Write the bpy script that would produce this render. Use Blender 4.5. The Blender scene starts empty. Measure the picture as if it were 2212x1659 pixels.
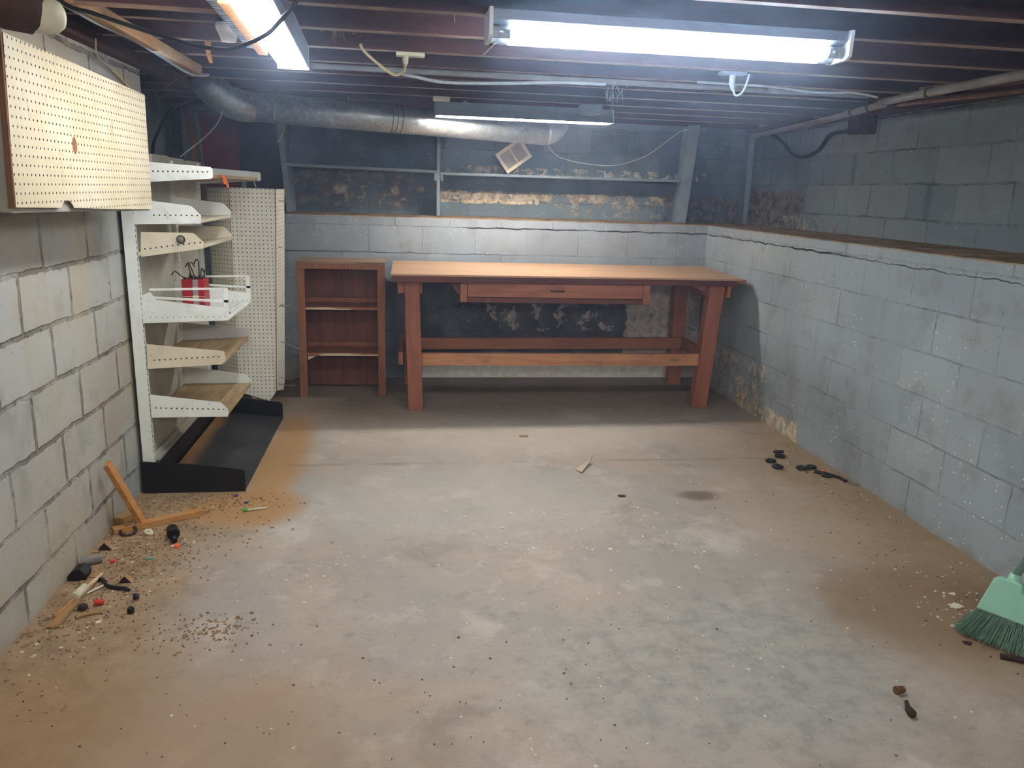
import bpy, bmesh, math, random
from mathutils import Vector, Matrix, noise as mnoise
random.seed(7)
C = bpy.context.scene.collection
PI = math.pi

# ------------------------------------------------------------------ helpers
def lin(c):
    r = []
    for v in c[:3]:
        v = v / 255.0
        r.append(v / 12.92 if v <= 0.04045 else ((v + 0.055) / 1.055) ** 2.4)
    return (r[0], r[1], r[2], 1.0)


class NT:
    """small node-tree builder"""
    def __init__(s, name, rough=0.8, metal=0.0, spec=0.3):
        s.m = bpy.data.materials.new(name)
        s.m.use_nodes = True
        s.t = s.m.node_tree
        s.t.nodes.clear()
        s.out = s.t.nodes.new('ShaderNodeOutputMaterial')
        s.b = s.t.nodes.new('ShaderNodeBsdfPrincipled')
        s.t.links.new(s.b.outputs[0], s.out.inputs[0])
        s.b.inputs['Roughness'].default_value = rough
        s.b.inputs['Metallic'].default_value = metal
        s.b.inputs['Specular IOR Level'].default_value = spec
        s.tc = s.t.nodes.new('ShaderNodeTexCoord')

    def link(s, a, b):
        if isinstance(a, bpy.types.NodeSocket):
            s.t.links.new(a, b)
        else:
            if b.type == 'RGBA' and not isinstance(a, (int, float)):
                b.default_value = a if len(a) == 4 else (*a, 1)
            elif b.type == 'RGBA':
                b.default_value = (a, a, a, 1)
            else:
                b.default_value = a

    @property
    def obj(s): return s.tc.outputs['Object']
    @property
    def uv(s): return s.tc.outputs['UV']
    @property
    def gen(s): return s.tc.outputs['Generated']

    def math(s, op, a, b=0.0, c=0.0, clamp=False):
        n = s.t.nodes.new('ShaderNodeMath'); n.operation = op; n.use_clamp = clamp
        s.link(a, n.inputs[0]); s.link(b, n.inputs[1]); s.link(c, n.inputs[2])
        return n.outputs[0]

    def sep(s, v):
        n = s.t.nodes.new('ShaderNodeSeparateXYZ'); s.link(v, n.inputs[0]); return n.outputs

    def comb(s, x=0.0, y=0.0, z=0.0):
        n = s.t.nodes.new('ShaderNodeCombineXYZ')
        s.link(x, n.inputs[0]); s.link(y, n.inputs[1]); s.link(z, n.inputs[2]); return n.outputs[0]

    def vmath(s, op, a, b):
        n = s.t.nodes.new('ShaderNodeVectorMath'); n.operation = op
        s.link(a, n.inputs[0]); s.link(b, n.inputs[1]); return n.outputs[0]

    def scale(s, v, xyz): return s.vmath('MULTIPLY', v, xyz)

    def noise(s, v, sc=5.0, det=4.0, rough=0.55, dist=0.0, color=False):
        n = s.t.nodes.new('ShaderNodeTexNoise')
        s.link(v, n.inputs['Vector']); n.inputs['Scale'].default_value = sc
        n.inputs['Detail'].default_value = det; n.inputs['Roughness'].default_value = rough
        n.inputs['Distortion'].default_value = dist
        return n.outputs['Color'] if color else n.outputs['Fac']

    def voro(s, v, sc=5.0, rand=1.0, feat='F1', out='Distance'):
        n = s.t.nodes.new('ShaderNodeTexVoronoi'); n.feature = feat
        s.link(v, n.inputs['Vector']); n.inputs['Scale'].default_value = sc
        n.inputs['Randomness'].default_value = rand
        return n.outputs[out]

    def step(s, v, a, b, lo=0.0, hi=1.0):
        n = s.t.nodes.new('ShaderNodeMapRange'); n.interpolation_type = 'SMOOTHSTEP'
        s.link(v, n.inputs[0])
        if a < b:
            vals = (a, b, lo, hi)
        else:
            vals = (b, a, hi, lo)
        for i, q in enumerate(vals): n.inputs[i + 1].default_value = q
        return n.outputs[0]

    def band(s, v, a, b, c, d):
        return s.math('MULTIPLY', s.step(v, a, b), s.step(v, d, c))

    def mul(s, *a):
        r = a[0]
        for x in a[1:]: r = s.math('MULTIPLY', r, x)
        return r

    def mix(s, f, a, b, mode='MIX'):
        n = s.t.nodes.new('ShaderNodeMix'); n.data_type = 'RGBA'; n.blend_type = mode
        s.link(f, n.inputs[0]); s.link(a, n.inputs[6]); s.link(b, n.inputs[7])
        return n.outputs[2]

    def bump(s, h, strength=0.3, dist=0.01):
        n = s.t.nodes.new('ShaderNodeBump'); n.inputs['Strength'].default_value = strength
        n.inputs['Distance'].default_value = dist
        s.link(h, n.inputs['Height']); s.link(n.outputs[0], s.b.inputs['Normal'])

    def col(s, c): s.link(c, s.b.inputs['Base Color']); return s.m
    def rough(s, r): s.link(r, s.b.inputs['Roughness'])


class MB:
    """collects shapes in world coordinates; build() links them as one mesh object"""
    def __init__(s):
        s.bm = bmesh.new(); s.uvl = s.bm.loops.layers.uv.new('UVMap')

    def face(s, pts, mi=0, uvs=None, smooth=False):
        vs = [s.bm.verts.new(p) for p in pts]
        f = s.bm.faces.new(vs); f.material_index = mi; f.smooth = smooth
        if uvs:
            for l, u in zip(f.loops, uvs): l[s.uvl].uv = u
        return f

    def hexa(s, p, mi=0):
        v = [s.bm.verts.new(q) for q in p]
        for idx in ((0, 3, 2, 1), (4, 5, 6, 7), (0, 1, 5, 4), (1, 2, 6, 5), (2, 3, 7, 6), (3, 0, 4, 7)):
            f = s.bm.faces.new([v[i] for i in idx]); f.material_index = mi

    def box(s, x0, x1, y0, y1, z0, z1, mi=0):
        s.hexa([(x0, y0, z0), (x1, y0, z0), (x1, y1, z0), (x0, y1, z0),
                (x0, y0, z1), (x1, y0, z1), (x1, y1, z1), (x0, y1, z1)], mi)
        return s

    def beam(s, a, b, w, h, up=(0, 0, 1), mi=0):
        """box section w (side) x h (up) along a->b"""
        a = Vector(a); b = Vector(b); d = (b - a).normalized()
        up = Vector(up); sd = d.cross(up).normalized(); u = sd.cross(d).normalized()
        P = []
        for c in (a, b):
            P += [c - sd * w / 2 - u * h / 2, c + sd * w / 2 - u * h / 2, c + sd * w / 2 + u * h / 2, c - sd * w / 2 + u * h / 2]
        s.hexa(P, mi); return s

    def prism(s, poly, axis, a, b, mi=0):
        """poly: 2d points in the plane normal to axis (x: (y,z), y: (x,z), z: (x,y))"""
        def P(u, v, t):
            return {'x': (t, u, v), 'y': (u, t, v), 'z': (u, v, t)}[axis]
        lo = [s.bm.verts.new(P(u, v, a)) for u, v in poly]
        hi = [s.bm.verts.new(P(u, v, b)) for u, v in poly]
        n = len(poly)
        fs = [s.bm.faces.new(lo), s.bm.faces.new(hi[::-1])]
        for i in range(n):
            fs.append(s.bm.faces.new((lo[i], hi[i], hi[(i + 1) % n], lo[(i + 1) % n])))
        for f in fs: f.material_index = mi
        return s

    def rings(s, centers, radii, seg=12, cap=True, mi=0, smooth=True, squash=1.0):
        n = len(centers); cs = [Vector(c) for c in centers]
        prev = None; rs = []
        side = None
        for i in range(n):
            d = (cs[min(i + 1, n - 1)] - cs[max(i - 1, 0)])
            d = d.normalized() if d.length > 1e-9 else Vector((0, 0, 1))
            if side is None:
                ref = Vector((0, 0, 1)) if abs(d.z) < 0.9 else Vector((1, 0, 0))
                side = d.cross(ref).normalized()
            else:
                side = (side - d * side.dot(d))
                side = side.normalized() if side.length > 1e-6 else d.orthogonal().normalized()
            up = side.cross(d).normalized()
            r = radii[i] if isinstance(radii, (list, tuple)) else radii
            rs.append([s.bm.verts.new(cs[i] + side * r * math.cos(2 * PI * k / seg) + up * r * squash * math.sin(2 * PI * k / seg)) for k in range(seg)])
        for i in range(n - 1):
            for k in range(seg):
                f = s.bm.faces.new((rs[i][k], rs[i][(k + 1) % seg], rs[i + 1][(k + 1) % seg], rs[i + 1][k]))
                f.smooth = smooth; f.material_index = mi
        if cap:
            f = s.bm.faces.new(rs[0][::-1]); f.material_index = mi
            f = s.bm.faces.new(rs[-1]); f.material_index = mi
        return s

    def cyl(s, a, b, r, seg=12, r2=None, mi=0, cap=True):
        return s.rings([a, b], [r, r if r2 is None else r2], seg, cap, mi)

    def tube(s, pts, r, seg=8, sub=6, mi=0):
        return s.rings(smooth_path(pts, sub), r, seg, True, mi)

    def ball(s, c, r, seg=10, sq=1.0, mi=0):
        n = 6
        cs = [(c[0], c[1], c[2] - r * sq * math.cos(PI * (i + .15) / (n + .3))) for i in range(n + 1)]
        rr = [r * math.sin(PI * (i + .15) / (n + .3)) for i in range(n + 1)]
        return s.rings(cs, rr, seg, True, mi)

    def torus(s, c, R, r, seg=20, rs=8, nrm=(0, 0, 1), mi=0, arc=2 * PI):
        nrm = Vector(nrm).normalized(); a = nrm.orthogonal().normalized(); b = nrm.cross(a); c = Vector(c)
        closed = arc > 6.28
        rows = []
        for i in range(seg if closed else seg + 1):
            t = arc * i / seg; e = a * math.cos(t) + b * math.sin(t)
            rows.append([s.bm.verts.new(c + e * (R + r * math.cos(2 * PI * k / rs)) + nrm * r * math.sin(2 * PI * k / rs)) for k in range(rs)])
        m = len(rows)
        for i in range(m if closed else m - 1):
            for k in range(rs):
                f = s.bm.faces.new((rows[i][k], rows[i][(k + 1) % rs], rows[(i + 1) % m][(k + 1) % rs], rows[(i + 1) % m][k]))
                f.smooth = True; f.material_index = mi
        return s


def smooth_path(pts, sub=6):
    P = [Vector(p) for p in pts]
    if len(P) < 3 or sub < 2: return P
    out = []
    for i in range(len(P) - 1):
        p0 = P[max(i - 1, 0)]; p1 = P[i]; p2 = P[i + 1]; p3 = P[min(i + 2, len(P) - 1)]
        for k in range(sub):
            t = k / sub
            out.append(0.5 * ((2 * p1) + (-p0 + p2) * t + (2 * p0 - 5 * p1 + 4 * p2 - p3) * t * t + (-p0 + 3 * p1 - 3 * p2 + p3) * t ** 3))
    out.append(P[-1]); return out


def root_loc(p):
    return Vector((0, 0, 0)) if p is None else (Vector(p.location) if p.parent is None else root_loc(p.parent))


def obj(name, mb, mats, parent=None, bevel=0.0, base=None, label=None):
    """one mesh object; world-coordinate geometry is moved into the thing's own frame"""
    bm = mb.bm
    off = root_loc(parent) if parent is not None else Vector(base or (0, 0, 0))
    bmesh.ops.recalc_face_normals(bm, faces=bm.faces)
    bmesh.ops.translate(bm, verts=bm.verts, vec=-off)
    me = bpy.data.meshes.new(name); bm.to_mesh(me); bm.free()
    if not isinstance(mats, (list, tuple)): mats = [mats]
    for m in mats: me.materials.append(m)
    o = bpy.data.objects.new(name, me); C.objects.link(o)
    if parent is not None: o.parent = parent
    else: o.location = off
    if bevel:
        b = o.modifiers.new('bevel', 'BEVEL'); b.width = bevel; b.segments = 2; b.limit_method = 'ANGLE'
        b.angle_limit = math.radians(40)
    if label: o['label'] = label
    return o


def thing(name, label, cat, loc, group=None):
    o = bpy.data.objects.new(name, None); C.objects.link(o); o.location = loc
    o.empty_display_size = 0.05
    o['label'] = label; o['category'] = cat
    if group: o['group'] = group
    return o


def tag(o, label, cat, group=None, kind=None):
    o['label'] = label; o['category'] = cat
    if group: o['group'] = group
    if kind: o['kind'] = kind
    return o


def struct(name, mb, m, label=None, bevel=0):
    o = obj(name, mb, m, None, bevel); o['kind'] = 'structure'
    if label: o['label'] = label
    return o

# ------------------------------------------------------------------ dimensions (metres)
XL, XR, XU = -1.259, 2.431, 2.98          # left wall, right lower wall, right upper wall
YB, YU = 6.075, 6.60                       # back lower wall, back upper wall
XRC = -1.70                                # left wall of the recess behind the shelving
ZL = 1.264                                 # ledge top
ZJ = 2.04                                  # underside of joists
ZS = 2.23                                  # underside of the floor above
YF = -1.6                                  # wall behind the camera

# ------------------------------------------------------------------ materials
def wall_mat(name, axis, v0, u0, base, base2, jcol=(70, 72, 76), jstr=0.7, jw=0.006, regions=(), crack=None,
             speck=0.35, tint=None, dist=0.012, rust=None, fade=None, jrange=(.44, .66), dark=None):
    n = NT(name, rough=0.75, spec=0.25)
    S = n.sep(n.obj)
    u = S[0] if axis == 'x' else S[1]
    v = S[2]
    P = n.obj
    wob = n.noise(P, 3.0, 3, 0.6, color=True)
    wob2 = n.noise(P, 22.0, 3, 0.6, color=True)
    w = n.vmath('SUBTRACT', wob, (0.5, 0.5, 0.5)); w = n.scale(w, (dist * 1.6,) * 3)
    w2 = n.vmath('SUBTRACT', wob2, (0.5, 0.5, 0.5)); w2 = n.scale(w2, (dist * .9,) * 3)
    vec = n.comb(n.math('SUBTRACT', u, u0), n.math('SUBTRACT', v, v0), 0.0)
    vec = n.vmath('ADD', vec, w); vec = n.vmath('ADD', vec, w2)
    br = n.t.nodes.new('ShaderNodeTexBrick')
    n.link(vec, br.inputs['Vector'])
    br.inputs['Color1'].default_value = (0, 0, 0, 1); br.inputs['Color2'].default_value = (1, 1, 1, 1)
    br.inputs['Mortar'].default_value = (0.5, 0.5, 0.5, 1)
    br.inputs['Scale'].default_value = 1.0; br.inputs['Mortar Size'].default_value = jw
    br.inputs['Mortar Smooth'].default_value = 0.4
    br.inputs['Brick Width'].default_value = 0.4064; br.inputs['Row Height'].default_value = 0.2032
    br.offset = 0.5
    mort = br.outputs['Fac']; blk = br.outputs['Color']
    big = n.noise(P, 1.3, 4, 0.6); med = n.noise(P, 6.0, 4, 0.6); fine = n.noise(P, 60.0, 3, 0.65)
    streak = n.noise(n.scale(P, (1, 1, .18)), 14.0, 4, 0.6)
    col = n.mix(n.step(big, .35, .65), lin(base), lin(base2))
    col = n.mix(n.mul(n.math('MULTIPLY', blk, 0.16), 1.0), col, lin((205, 205, 196)))
    col = n.mix(n.mul(n.step(med, .50, .70), 0.34), col, lin((116, 112, 106)))
    col = n.mix(n.mul(n.step(streak, .54, .78), 0.2), col, lin((92, 94, 98)))
    if tint:
        tc, lo, hi, st = tint
        col = n.mix(n.mul(n.step(n.noise(P, 2.2, 3, .5), lo, hi), st), col, lin(tc))
    jm = n.mul(mort, n.step(n.noise(P, 3.6, 5, 0.7), jrange[0], jrange[1], 0.16, 1.0), jstr)
    col = n.mix(jm, col, lin(jcol))
    # worn-out paint spots along the joints
    chip = n.mul(mort, n.step(n.noise(P, 26.0, 3, .7), .58, .62), .7 * jstr)
    col = n.mix(chip, col, lin((62, 52, 46)))
    hgt = n.math('MULTIPLY_ADD', fine, 0.16, n.math('MULTIPLY', n.math('SUBTRACT', 1.0, jm), 0.9))
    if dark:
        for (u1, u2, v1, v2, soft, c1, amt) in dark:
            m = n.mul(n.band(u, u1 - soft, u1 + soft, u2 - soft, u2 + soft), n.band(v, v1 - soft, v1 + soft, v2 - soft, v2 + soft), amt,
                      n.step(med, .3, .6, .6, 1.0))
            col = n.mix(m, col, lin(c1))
    # flaking / efflorescence regions
    fl = n.noise(P, 10.0, 6, 0.7, 0.4)
    fl2 = n.noise(n.vmath('ADD', P, (3.3, 1.7, 5.1)), 17.0, 4, 0.7, 0.2)
    for (u1, u2, v1, v2, soft, thr, c1, c2, amt) in regions:
        m = n.mul(n.band(u, u1 - soft, u1 + soft, u2 - soft, u2 + soft), n.band(v, v1 - soft * .6, v1 + soft * .6, v2 - soft * .6, v2 + soft * .6))
        th = n.math('ADD', fl, n.math('MULTIPLY', n.math('SUBTRACT', m, 1.0), .5))
        mk = n.mul(n.step(th, thr - .03, thr + .03), amt)
        cc = n.mix(n.step(fl2, .42, .58), lin(c1), lin(c2))
        col = n.mix(mk, col, cc)
        hgt = n.math('SUBTRACT', hgt, n.math('MULTIPLY', mk, .3))
    # white paint specks
    vd = n.voro(P, 34.0)
    sp = n.mul(n.step(vd, .19, .13), n.step(n.noise(P, 2.4, 2, .5), .47, .57), n.step(n.noise(P, 40., 1, .5), .48, .54), speck)
    col = n.mix(sp, col, lin((225, 228, 228)))
    vk = n.voro(n.vmath('ADD', P, (7, 3, 1)), 19.0)
    col = n.mix(n.mul(n.step(vk, .1, .06), n.step(n.noise(P, 3.1, 2, .5), .5, .6), .55), col, lin((45, 45, 48)))
    if crack:
        for (cz, ca, cb, cw) in crack:
            jag = n.math('MULTIPLY', n.math('SUBTRACT', n.noise(n.comb(u, 0.0, cz), 9.0, 6, .75), .5), .05)
            d = n.math('ABSOLUTE', n.math('SUBTRACT', n.math('SUBTRACT', v, cz), jag))
            wdt = n.math('MULTIPLY', n.step(n.noise(n.comb(u, 0.0, 4.0 + cz), 5.0, 3, .6), .36, .56, .25, 1.0), cw)
            cm = n.mul(n.step(n.math('SUBTRACT', d, wdt), .0012, -.0012), n.band(u, ca, ca + .2, cb, cb + .1))
            col = n.mix(cm, col, lin((28, 27, 30)))
            hgt = n.math('SUBTRACT', hgt, n.math('MULTIPLY', cm, 1.5))
    if rust:
        rc, z0_, amt = rust
        rm = n.mul(n.step(n.math('ADD', v, n.math('MULTIPLY', n.noise(P, 4., 4, .6), .12)), z0_ + .06, z0_ - .02), amt)
        col = n.mix(rm, col, lin(rc))
    n.bump(hgt, 0.85, 0.012)
    return n.col(col)


TAN, OFFW, UMB, PNK = (176, 150, 120), (214, 206, 196), (92, 78, 70), (168, 150, 142)
M = {}
M['wall_left'] = wall_mat('painted_block_left', 'y', -0.0682, 0.31, (168, 170, 170), (178, 174, 164), jcol=(116, 108, 100), jstr=.85, jw=.011,
                          tint=((178, 164, 140), .46, .62, .55), dist=.02, jrange=(.36, .55), speck=.2,
                          rust=((160, 132, 98), .05, .45))
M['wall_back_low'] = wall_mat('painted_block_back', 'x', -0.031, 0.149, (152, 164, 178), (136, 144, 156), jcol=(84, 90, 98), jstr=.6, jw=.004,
                              crack=[(1.188, .35, 2.5, .0045), (.985, -1.2, .6, .0018)], speck=.8,
                              regions=[(.15, 2.5, -.1, .17, .02, .30, (238, 232, 226), (222, 214, 206), 1.0),
                                       (.6, 1.75, .36, .75, .07, .545, (232, 222, 222), (208, 196, 198), .95),
                                       (1.78, 2.5, .16, .80, .06, .37, (228, 218, 214), (196, 186, 184), .95),
                                       (-1.0, -.65, -.1, .17, .05, .42, (180, 176, 168), (160, 156, 148), .9)],
                              dark=[(.05, 2.05, .16, .86, .04, (72, 78, 98), .85), (-.15, .3, .0, .9, .08, (80, 86, 96), .6)])  # darker paint behind the bench, with the bench's shade put into the colour
M['wall_right_low'] = wall_mat('painted_block_right', 'y', -0.0179, 0.18, (158, 170, 180), (146, 156, 164), jcol=(100, 108, 112), jstr=.55, jw=.005,
                               crack=[(1.185, 3.9, 6.2, .004), (1.18, 1.5, 4.6, .0016)], speck=1.0,
                               regions=[(4.75, 6.2, -.1, .40, .1, .485, (206, 198, 186), (158, 150, 150), .9),
                                        (4.3, 5.3, -.1, .13, .05, .45, (214, 198, 166), (158, 146, 130), .9),
                                        (5.6, 6.2, .3, .95, .12, .50, (170, 168, 166), (130, 128, 128), .9)],
                               dark=[(3.6, 5.0, .0, .5, .25, (92, 94, 94), .5)],
                               rust=((150, 118, 84), .04, .6))
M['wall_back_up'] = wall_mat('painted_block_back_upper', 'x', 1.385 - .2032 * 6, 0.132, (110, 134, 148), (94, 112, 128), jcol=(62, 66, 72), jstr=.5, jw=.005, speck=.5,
                             regions=[(-.9, .25, 1.28, 1.60, .06, .50, (130, 116, 108), (92, 86, 84), .8),
                                      (-.6, .25, 1.30, 1.50, .05, .56, (184, 168, 154), (128, 116, 106), .9),
                                      (.3, 1.15, 1.36, 1.46, .025, .42, (236, 222, 196), (206, 180, 144), 1.0),
                                      (.3, 2.6, 1.38, 1.475, .03, .475, (206, 190, 168), (150, 134, 120), .95),
                                      (.3, 2.6, 1.595, 1.68, .03, .52, (214, 204, 188), (184, 170, 150), .95),
                                      (1.1, 2.5, 1.26, 1.42, .05, .52, (186, 180, 172), (146, 136, 124), .8),
                                      (2.2, 3.2, 1.22, 1.50, .07, .44, (126, 116, 110), (74, 72, 76), .95)],
                             dark=[(-1.2, .25, 1.2, 2.1, .1, (48, 56, 74), .72), (.3, 2.4, 1.46, 1.60, .03, (56, 62, 78), .7), (2.2, 3.2, 1.2, 2.1, .15, (52, 68, 92), .6)])  # includes the shelf's shadow, painted as the dark band under its boards
M['wall_right_up'] = wall_mat('painted_block_right_upper', 'y', 1.385 - .2032 * 6, 0.10, (118, 132, 142), (108, 120, 132), jcol=(60, 66, 68), jstr=.75, jw=.007, dist=.02, speck=.5,
                              regions=[(5.6, 6.7, 1.22, 1.58, .1, .43, (128, 118, 112), (72, 70, 74), .95),
                                       (5.0, 6.0, 1.22, 1.38, .07, .5, (176, 170, 164), (120, 112, 106), .9)],
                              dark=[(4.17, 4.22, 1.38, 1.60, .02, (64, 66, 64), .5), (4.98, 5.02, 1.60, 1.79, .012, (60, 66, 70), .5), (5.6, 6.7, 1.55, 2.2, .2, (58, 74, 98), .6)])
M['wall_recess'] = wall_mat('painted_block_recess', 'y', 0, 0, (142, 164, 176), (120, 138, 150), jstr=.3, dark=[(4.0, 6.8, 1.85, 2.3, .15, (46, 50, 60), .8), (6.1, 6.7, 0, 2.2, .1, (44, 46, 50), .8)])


def ledge_mat():
    n = NT('ledge_dirt', .9, spec=.1)
    P = n.obj
    c = n.mix(n.step(n.noise(P, 9, 6, .65), .35, .65), lin((172, 148, 122)), lin((122, 100, 80)))
    c = n.mix(n.step(n.noise(P, 45, 4, .7), .62, .68), c, lin((190, 182, 170)))
    n.bump(n.noise(P, 50, 5, .7), .6, .01)
    return n.col(c)
M['ledge'] = ledge_mat()


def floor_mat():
    n = NT('concrete_floor', rough=.62, spec=.35)
    P = n.obj; S = n.sep(P); x, y = S[0], S[1]
    a = n.noise(P, 1.15, 6, .62, .5); b = n.noise(n.vmath('ADD', P, (5, 9, 0)), 3.2, 6, .68, .3); c_ = n.noise(n.vmath('ADD', P, (2, 4, 7)), 12, 5, .74)
    f = n.noise(P, 90, 4, .7)
    col = n.mix(n.step(a, .36, .62), lin((178, 162, 147)), lin((162, 154, 147)))
    col = n.mix(n.mul(n.step(b, .50, .68), .75), col, lin((198, 188, 178)))
    col = n.mix(n.mul(n.step(n.noise(n.vmath('ADD', P, (11, 3, 0)), 2.1, 7, .66, .4), .55, .70), .6), col, lin((128, 118, 106)))
    col = n.mix(n.mul(n.step(c_, .5, .72), .5), col, lin((130, 121, 113)))
    # cool grey mottled patch, right foreground
    def blob(cx, cy, rx, ry, edge=.35, nz=.5):
        dx = n.math('DIVIDE', n.math('SUBTRACT', x, cx), rx); dy = n.math('DIVIDE', n.math('SUBTRACT', y, cy), ry)
        d = n.math('SQRT', n.math('ADD', n.math('MULTIPLY', dx, dx), n.math('MULTIPLY', dy, dy)))
        d = n.math('ADD', d, n.math('MULTIPLY', n.math('SUBTRACT', n.noise(P, 3.5, 7, .65), .5), nz * 2))
        return n.step(d, 1 + edge, 1 - edge)
    g1 = blob(1.05, 2.1, .62, .42, .3)
    mott = n.mix(n.step(c_, .36, .66), lin((172, 168, 160)), lin((142, 140, 134)))
    col = n.mix(n.mul(g1, .75), col, mott)
    col = n.mix(n.mul(blob(.55, 4.55, 1.3, .35, .5), .5), col, lin((206, 196, 186)))
    col = n.mix(n.mul(blob(.2, 3.6, .9, .5, .5), .35), col, lin((196, 194, 188)))
    # tan dirt / sawdust at the left, along the wall and around the shelving
    wl = n.math('ADD', x, n.math('MULTIPLY', n.math('SUBTRACT', n.noise(P, 2.2, 7, .65), .5), .55))
    dm = n.mul(n.step(wl, -.62, -.98), n.step(y, 4.2, 3.7, 1.0, 1.0))
    dust = n.mix(n.step(c_, .4, .62), lin((162, 132, 98)), lin((136, 108, 78)))
    col = n.mix(n.mul(dm, .85), col, dust)
    col = n.mix(n.mul(blob(-.66, 4.25, .13, .85, .5, .3), .85), col, lin((176, 134, 86)))
    col = n.mix(n.mul(blob(-.72, 3.5, .26, .22, .3, .2), .8), col, lin((174, 132, 84)))
    col = n.mix(n.mul(blob(-.75, 1.65, .8, .6, .5, .5), .62), col, lin((160, 124, 88)))
    # brown dirt along the right wall
    wr = n.math('ADD', x, n.math('MULTIPLY', n.math('SUBTRACT', n.noise(n.vmath('ADD', P, (1, 8, 0)), 2.0, 7, .65), .5), .8))
    col = n.mix(n.mul(n.step(wr, 1.85, 2.35), n.step(y, 5.2, 4.2), .8), col, n.mix(n.step(c_, .42, .62), lin((146, 118, 88)), lin((118, 94, 70))))
    col = n.mix(n.mul(n.step(wr, 1.35, 2.0), n.step(y, 5.0, 4.0), .5), col, lin((158, 134, 106)))
    col = n.mix(n.mul(blob(1.95, 2.4, .38, .35, .35), .7), col, lin((132, 102, 72)))
    col = n.mix(n.mul(blob(1.49, 3.52, .1, .07, .4, .5), .75), col, lin((96, 80, 60)))
    # painted bench shade: floor colour darkens under it and to the far end
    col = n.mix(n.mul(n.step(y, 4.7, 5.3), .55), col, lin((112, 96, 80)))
    sm = n.math('ABSOLUTE', n.math('SUBTRACT', y, n.math('ADD', 4.02, n.math('MULTIPLY', n.noise(n.comb(x, 0., 0.), 1.5, 3, .6), .08))))
    col = n.mix(n.mul(n.step(sm, .03, .006), n.step(n.noise(P, 2.6, 4, .6), .4, .6), .55), col, lin((128, 116, 100)))
    # cement slab control joint near the bench
    # specks
    vd = n.voro(P, 17.0); spn = n.step(n.noise(n.vmath('ADD', P, (2, 2, 0)), 1.7, 3, .6), .53, .66)
    col = n.mix(n.mul(n.step(vd, .10, .07), spn, n.step(n.noise(P, 31, 1, .5), .5, .54), .85), col, lin((226, 216, 198)))
    vk = n.voro(n.vmath('ADD', P, (4, 7, 0)), 30.0)
    col = n.mix(n.mul(n.step(vk, .07, .045), n.step(n.noise(n.vmath('ADD', P, (6, 1, 0)), 1.3, 3, .6), .46, .62), .8), col, lin((70, 60, 50)))
    col = n.mix(n.mul(n.step(f, .56, .70), .5), col, lin((128, 116, 104)))
    n.rough(n.step(b, .3, .7, .5, .72))
    n.bump(n.math('ADD', n.math('MULTIPLY', f, .35), n.math('MULTIPLY', c_, .6)), .35, .006)
    return n.col(col)
M['floor'] = floor_mat()


def wood(name, c1, c2, axis='x', sc=1.0, rough=.6, knots=.5, dirt=0.0, chips=0.0, endc=None, var=.12):
    n = NT(name, rough, spec=.3)
    P = n.obj
    st = {'x': (.8, 9, 9), 'y': (9, .8, 9), 'z': (9, 9, .8)}[axis]
    g = n.noise(n.scale(P, tuple(q * sc for q in st)), 3.0, 7, .62, .8)
    g2 = n.noise(n.scale(P, tuple(q * sc * 3.5 for q in st)), 5.0, 4, .6)
    col = n.mix(n.step(g, .35, .66), lin(c1), lin(c2))
    col = n.mix(n.mul(n.step(g2, .52, .7), .35), col, lin(tuple(int(q * .6) for q in c1)))
    oi = n.t.nodes.new('ShaderNodeObjectInfo')
    col = n.mix(n.mul(oi.outputs['Random'], var), col, lin(tuple(int(q * .55) for q in c2)))
    if knots:
        kv = n.voro(n.scale(P, {'x': (1, 3, 3), 'y': (3, 1, 3), 'z': (3, 3, 1)}[axis]), 2.2)
        col = n.mix(n.mul(n.step(kv, .14, .06), knots), col, lin(tuple(int(q * .4) for q in c1)))
    if dirt:
        col = n.mix(n.mul(n.step(n.noise(P, 3.0, 6, .65), .5, .68), dirt), col, lin((58, 42, 40)))
    if chips:
        col = n.mix(n.mul(n.step(n.noise(n.scale(P, (1, 1, .6)), 24, 5, .7), .64, .66), n.step(n.noise(P, 1.6, 2, .5), .45, .6), chips), col, lin((196, 182, 172)))
    n.bump(g2, .25, .003)
    return n.col(col)

M['joist'] = wood('joist_wood', (92, 56, 50), (66, 40, 40), 'x', .8, .8, knots=.3, dirt=.5, var=.5)
_n = M['joist'].node_tree
def joist_edge():
    t = M['joist'].node_tree; b = [n for n in t.nodes if n.type == 'BSDF_PRINCIPLED'][0]; old = b.inputs['Base Color'].links[0].from_socket
    n = NT.__new__(NT); n.m = M['joist']; n.t = t; n.b = b; n.tc = [q for q in t.nodes if q.type == 'TEX_COORD'][0]
    z = n.sep(n.obj)[2]
    f = n.mul(n.step(z, .003, .0), n.step(n.noise(n.obj, 1.1, 4, .6), .36, .56), .8)
    t.links.new(n.mix(f, old, lin((176, 146, 128))), b.inputs['Base Color'])
joist_edge()
M['subfloor'] = wood('subfloor_boards', (70, 44, 40), (50, 34, 34), 'y', .8, .85, var=.3)
M['sill'] = wood('sill_plate_wood', (200, 160, 118), (178, 138, 100), 'y', .7, .75, dirt=.35)
M['beam_dark'] = wood('rim_beam_wood', (86, 56, 48), (64, 42, 40), 'y', .7, .8, dirt=.3)
M['bench_top'] = wood('bench_top_hardboard', (198, 160, 128), (182, 144, 114), 'x', .35, .5, knots=0, var=0)
M['bench'] = wood('bench_wood', (176, 112, 86), (148, 90, 72), 'x', .8, .55, dirt=.2, chips=.3)
M['bench_leg'] = wood('bench_leg_wood', (170, 106, 84), (140, 84, 68), 'z', .8, .55, dirt=.12)
M['bench_edge'] = wood('bench_edge_wood', (112, 62, 52), (92, 50, 48), 'x', .8, .55, dirt=.35, chips=.9)
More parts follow.
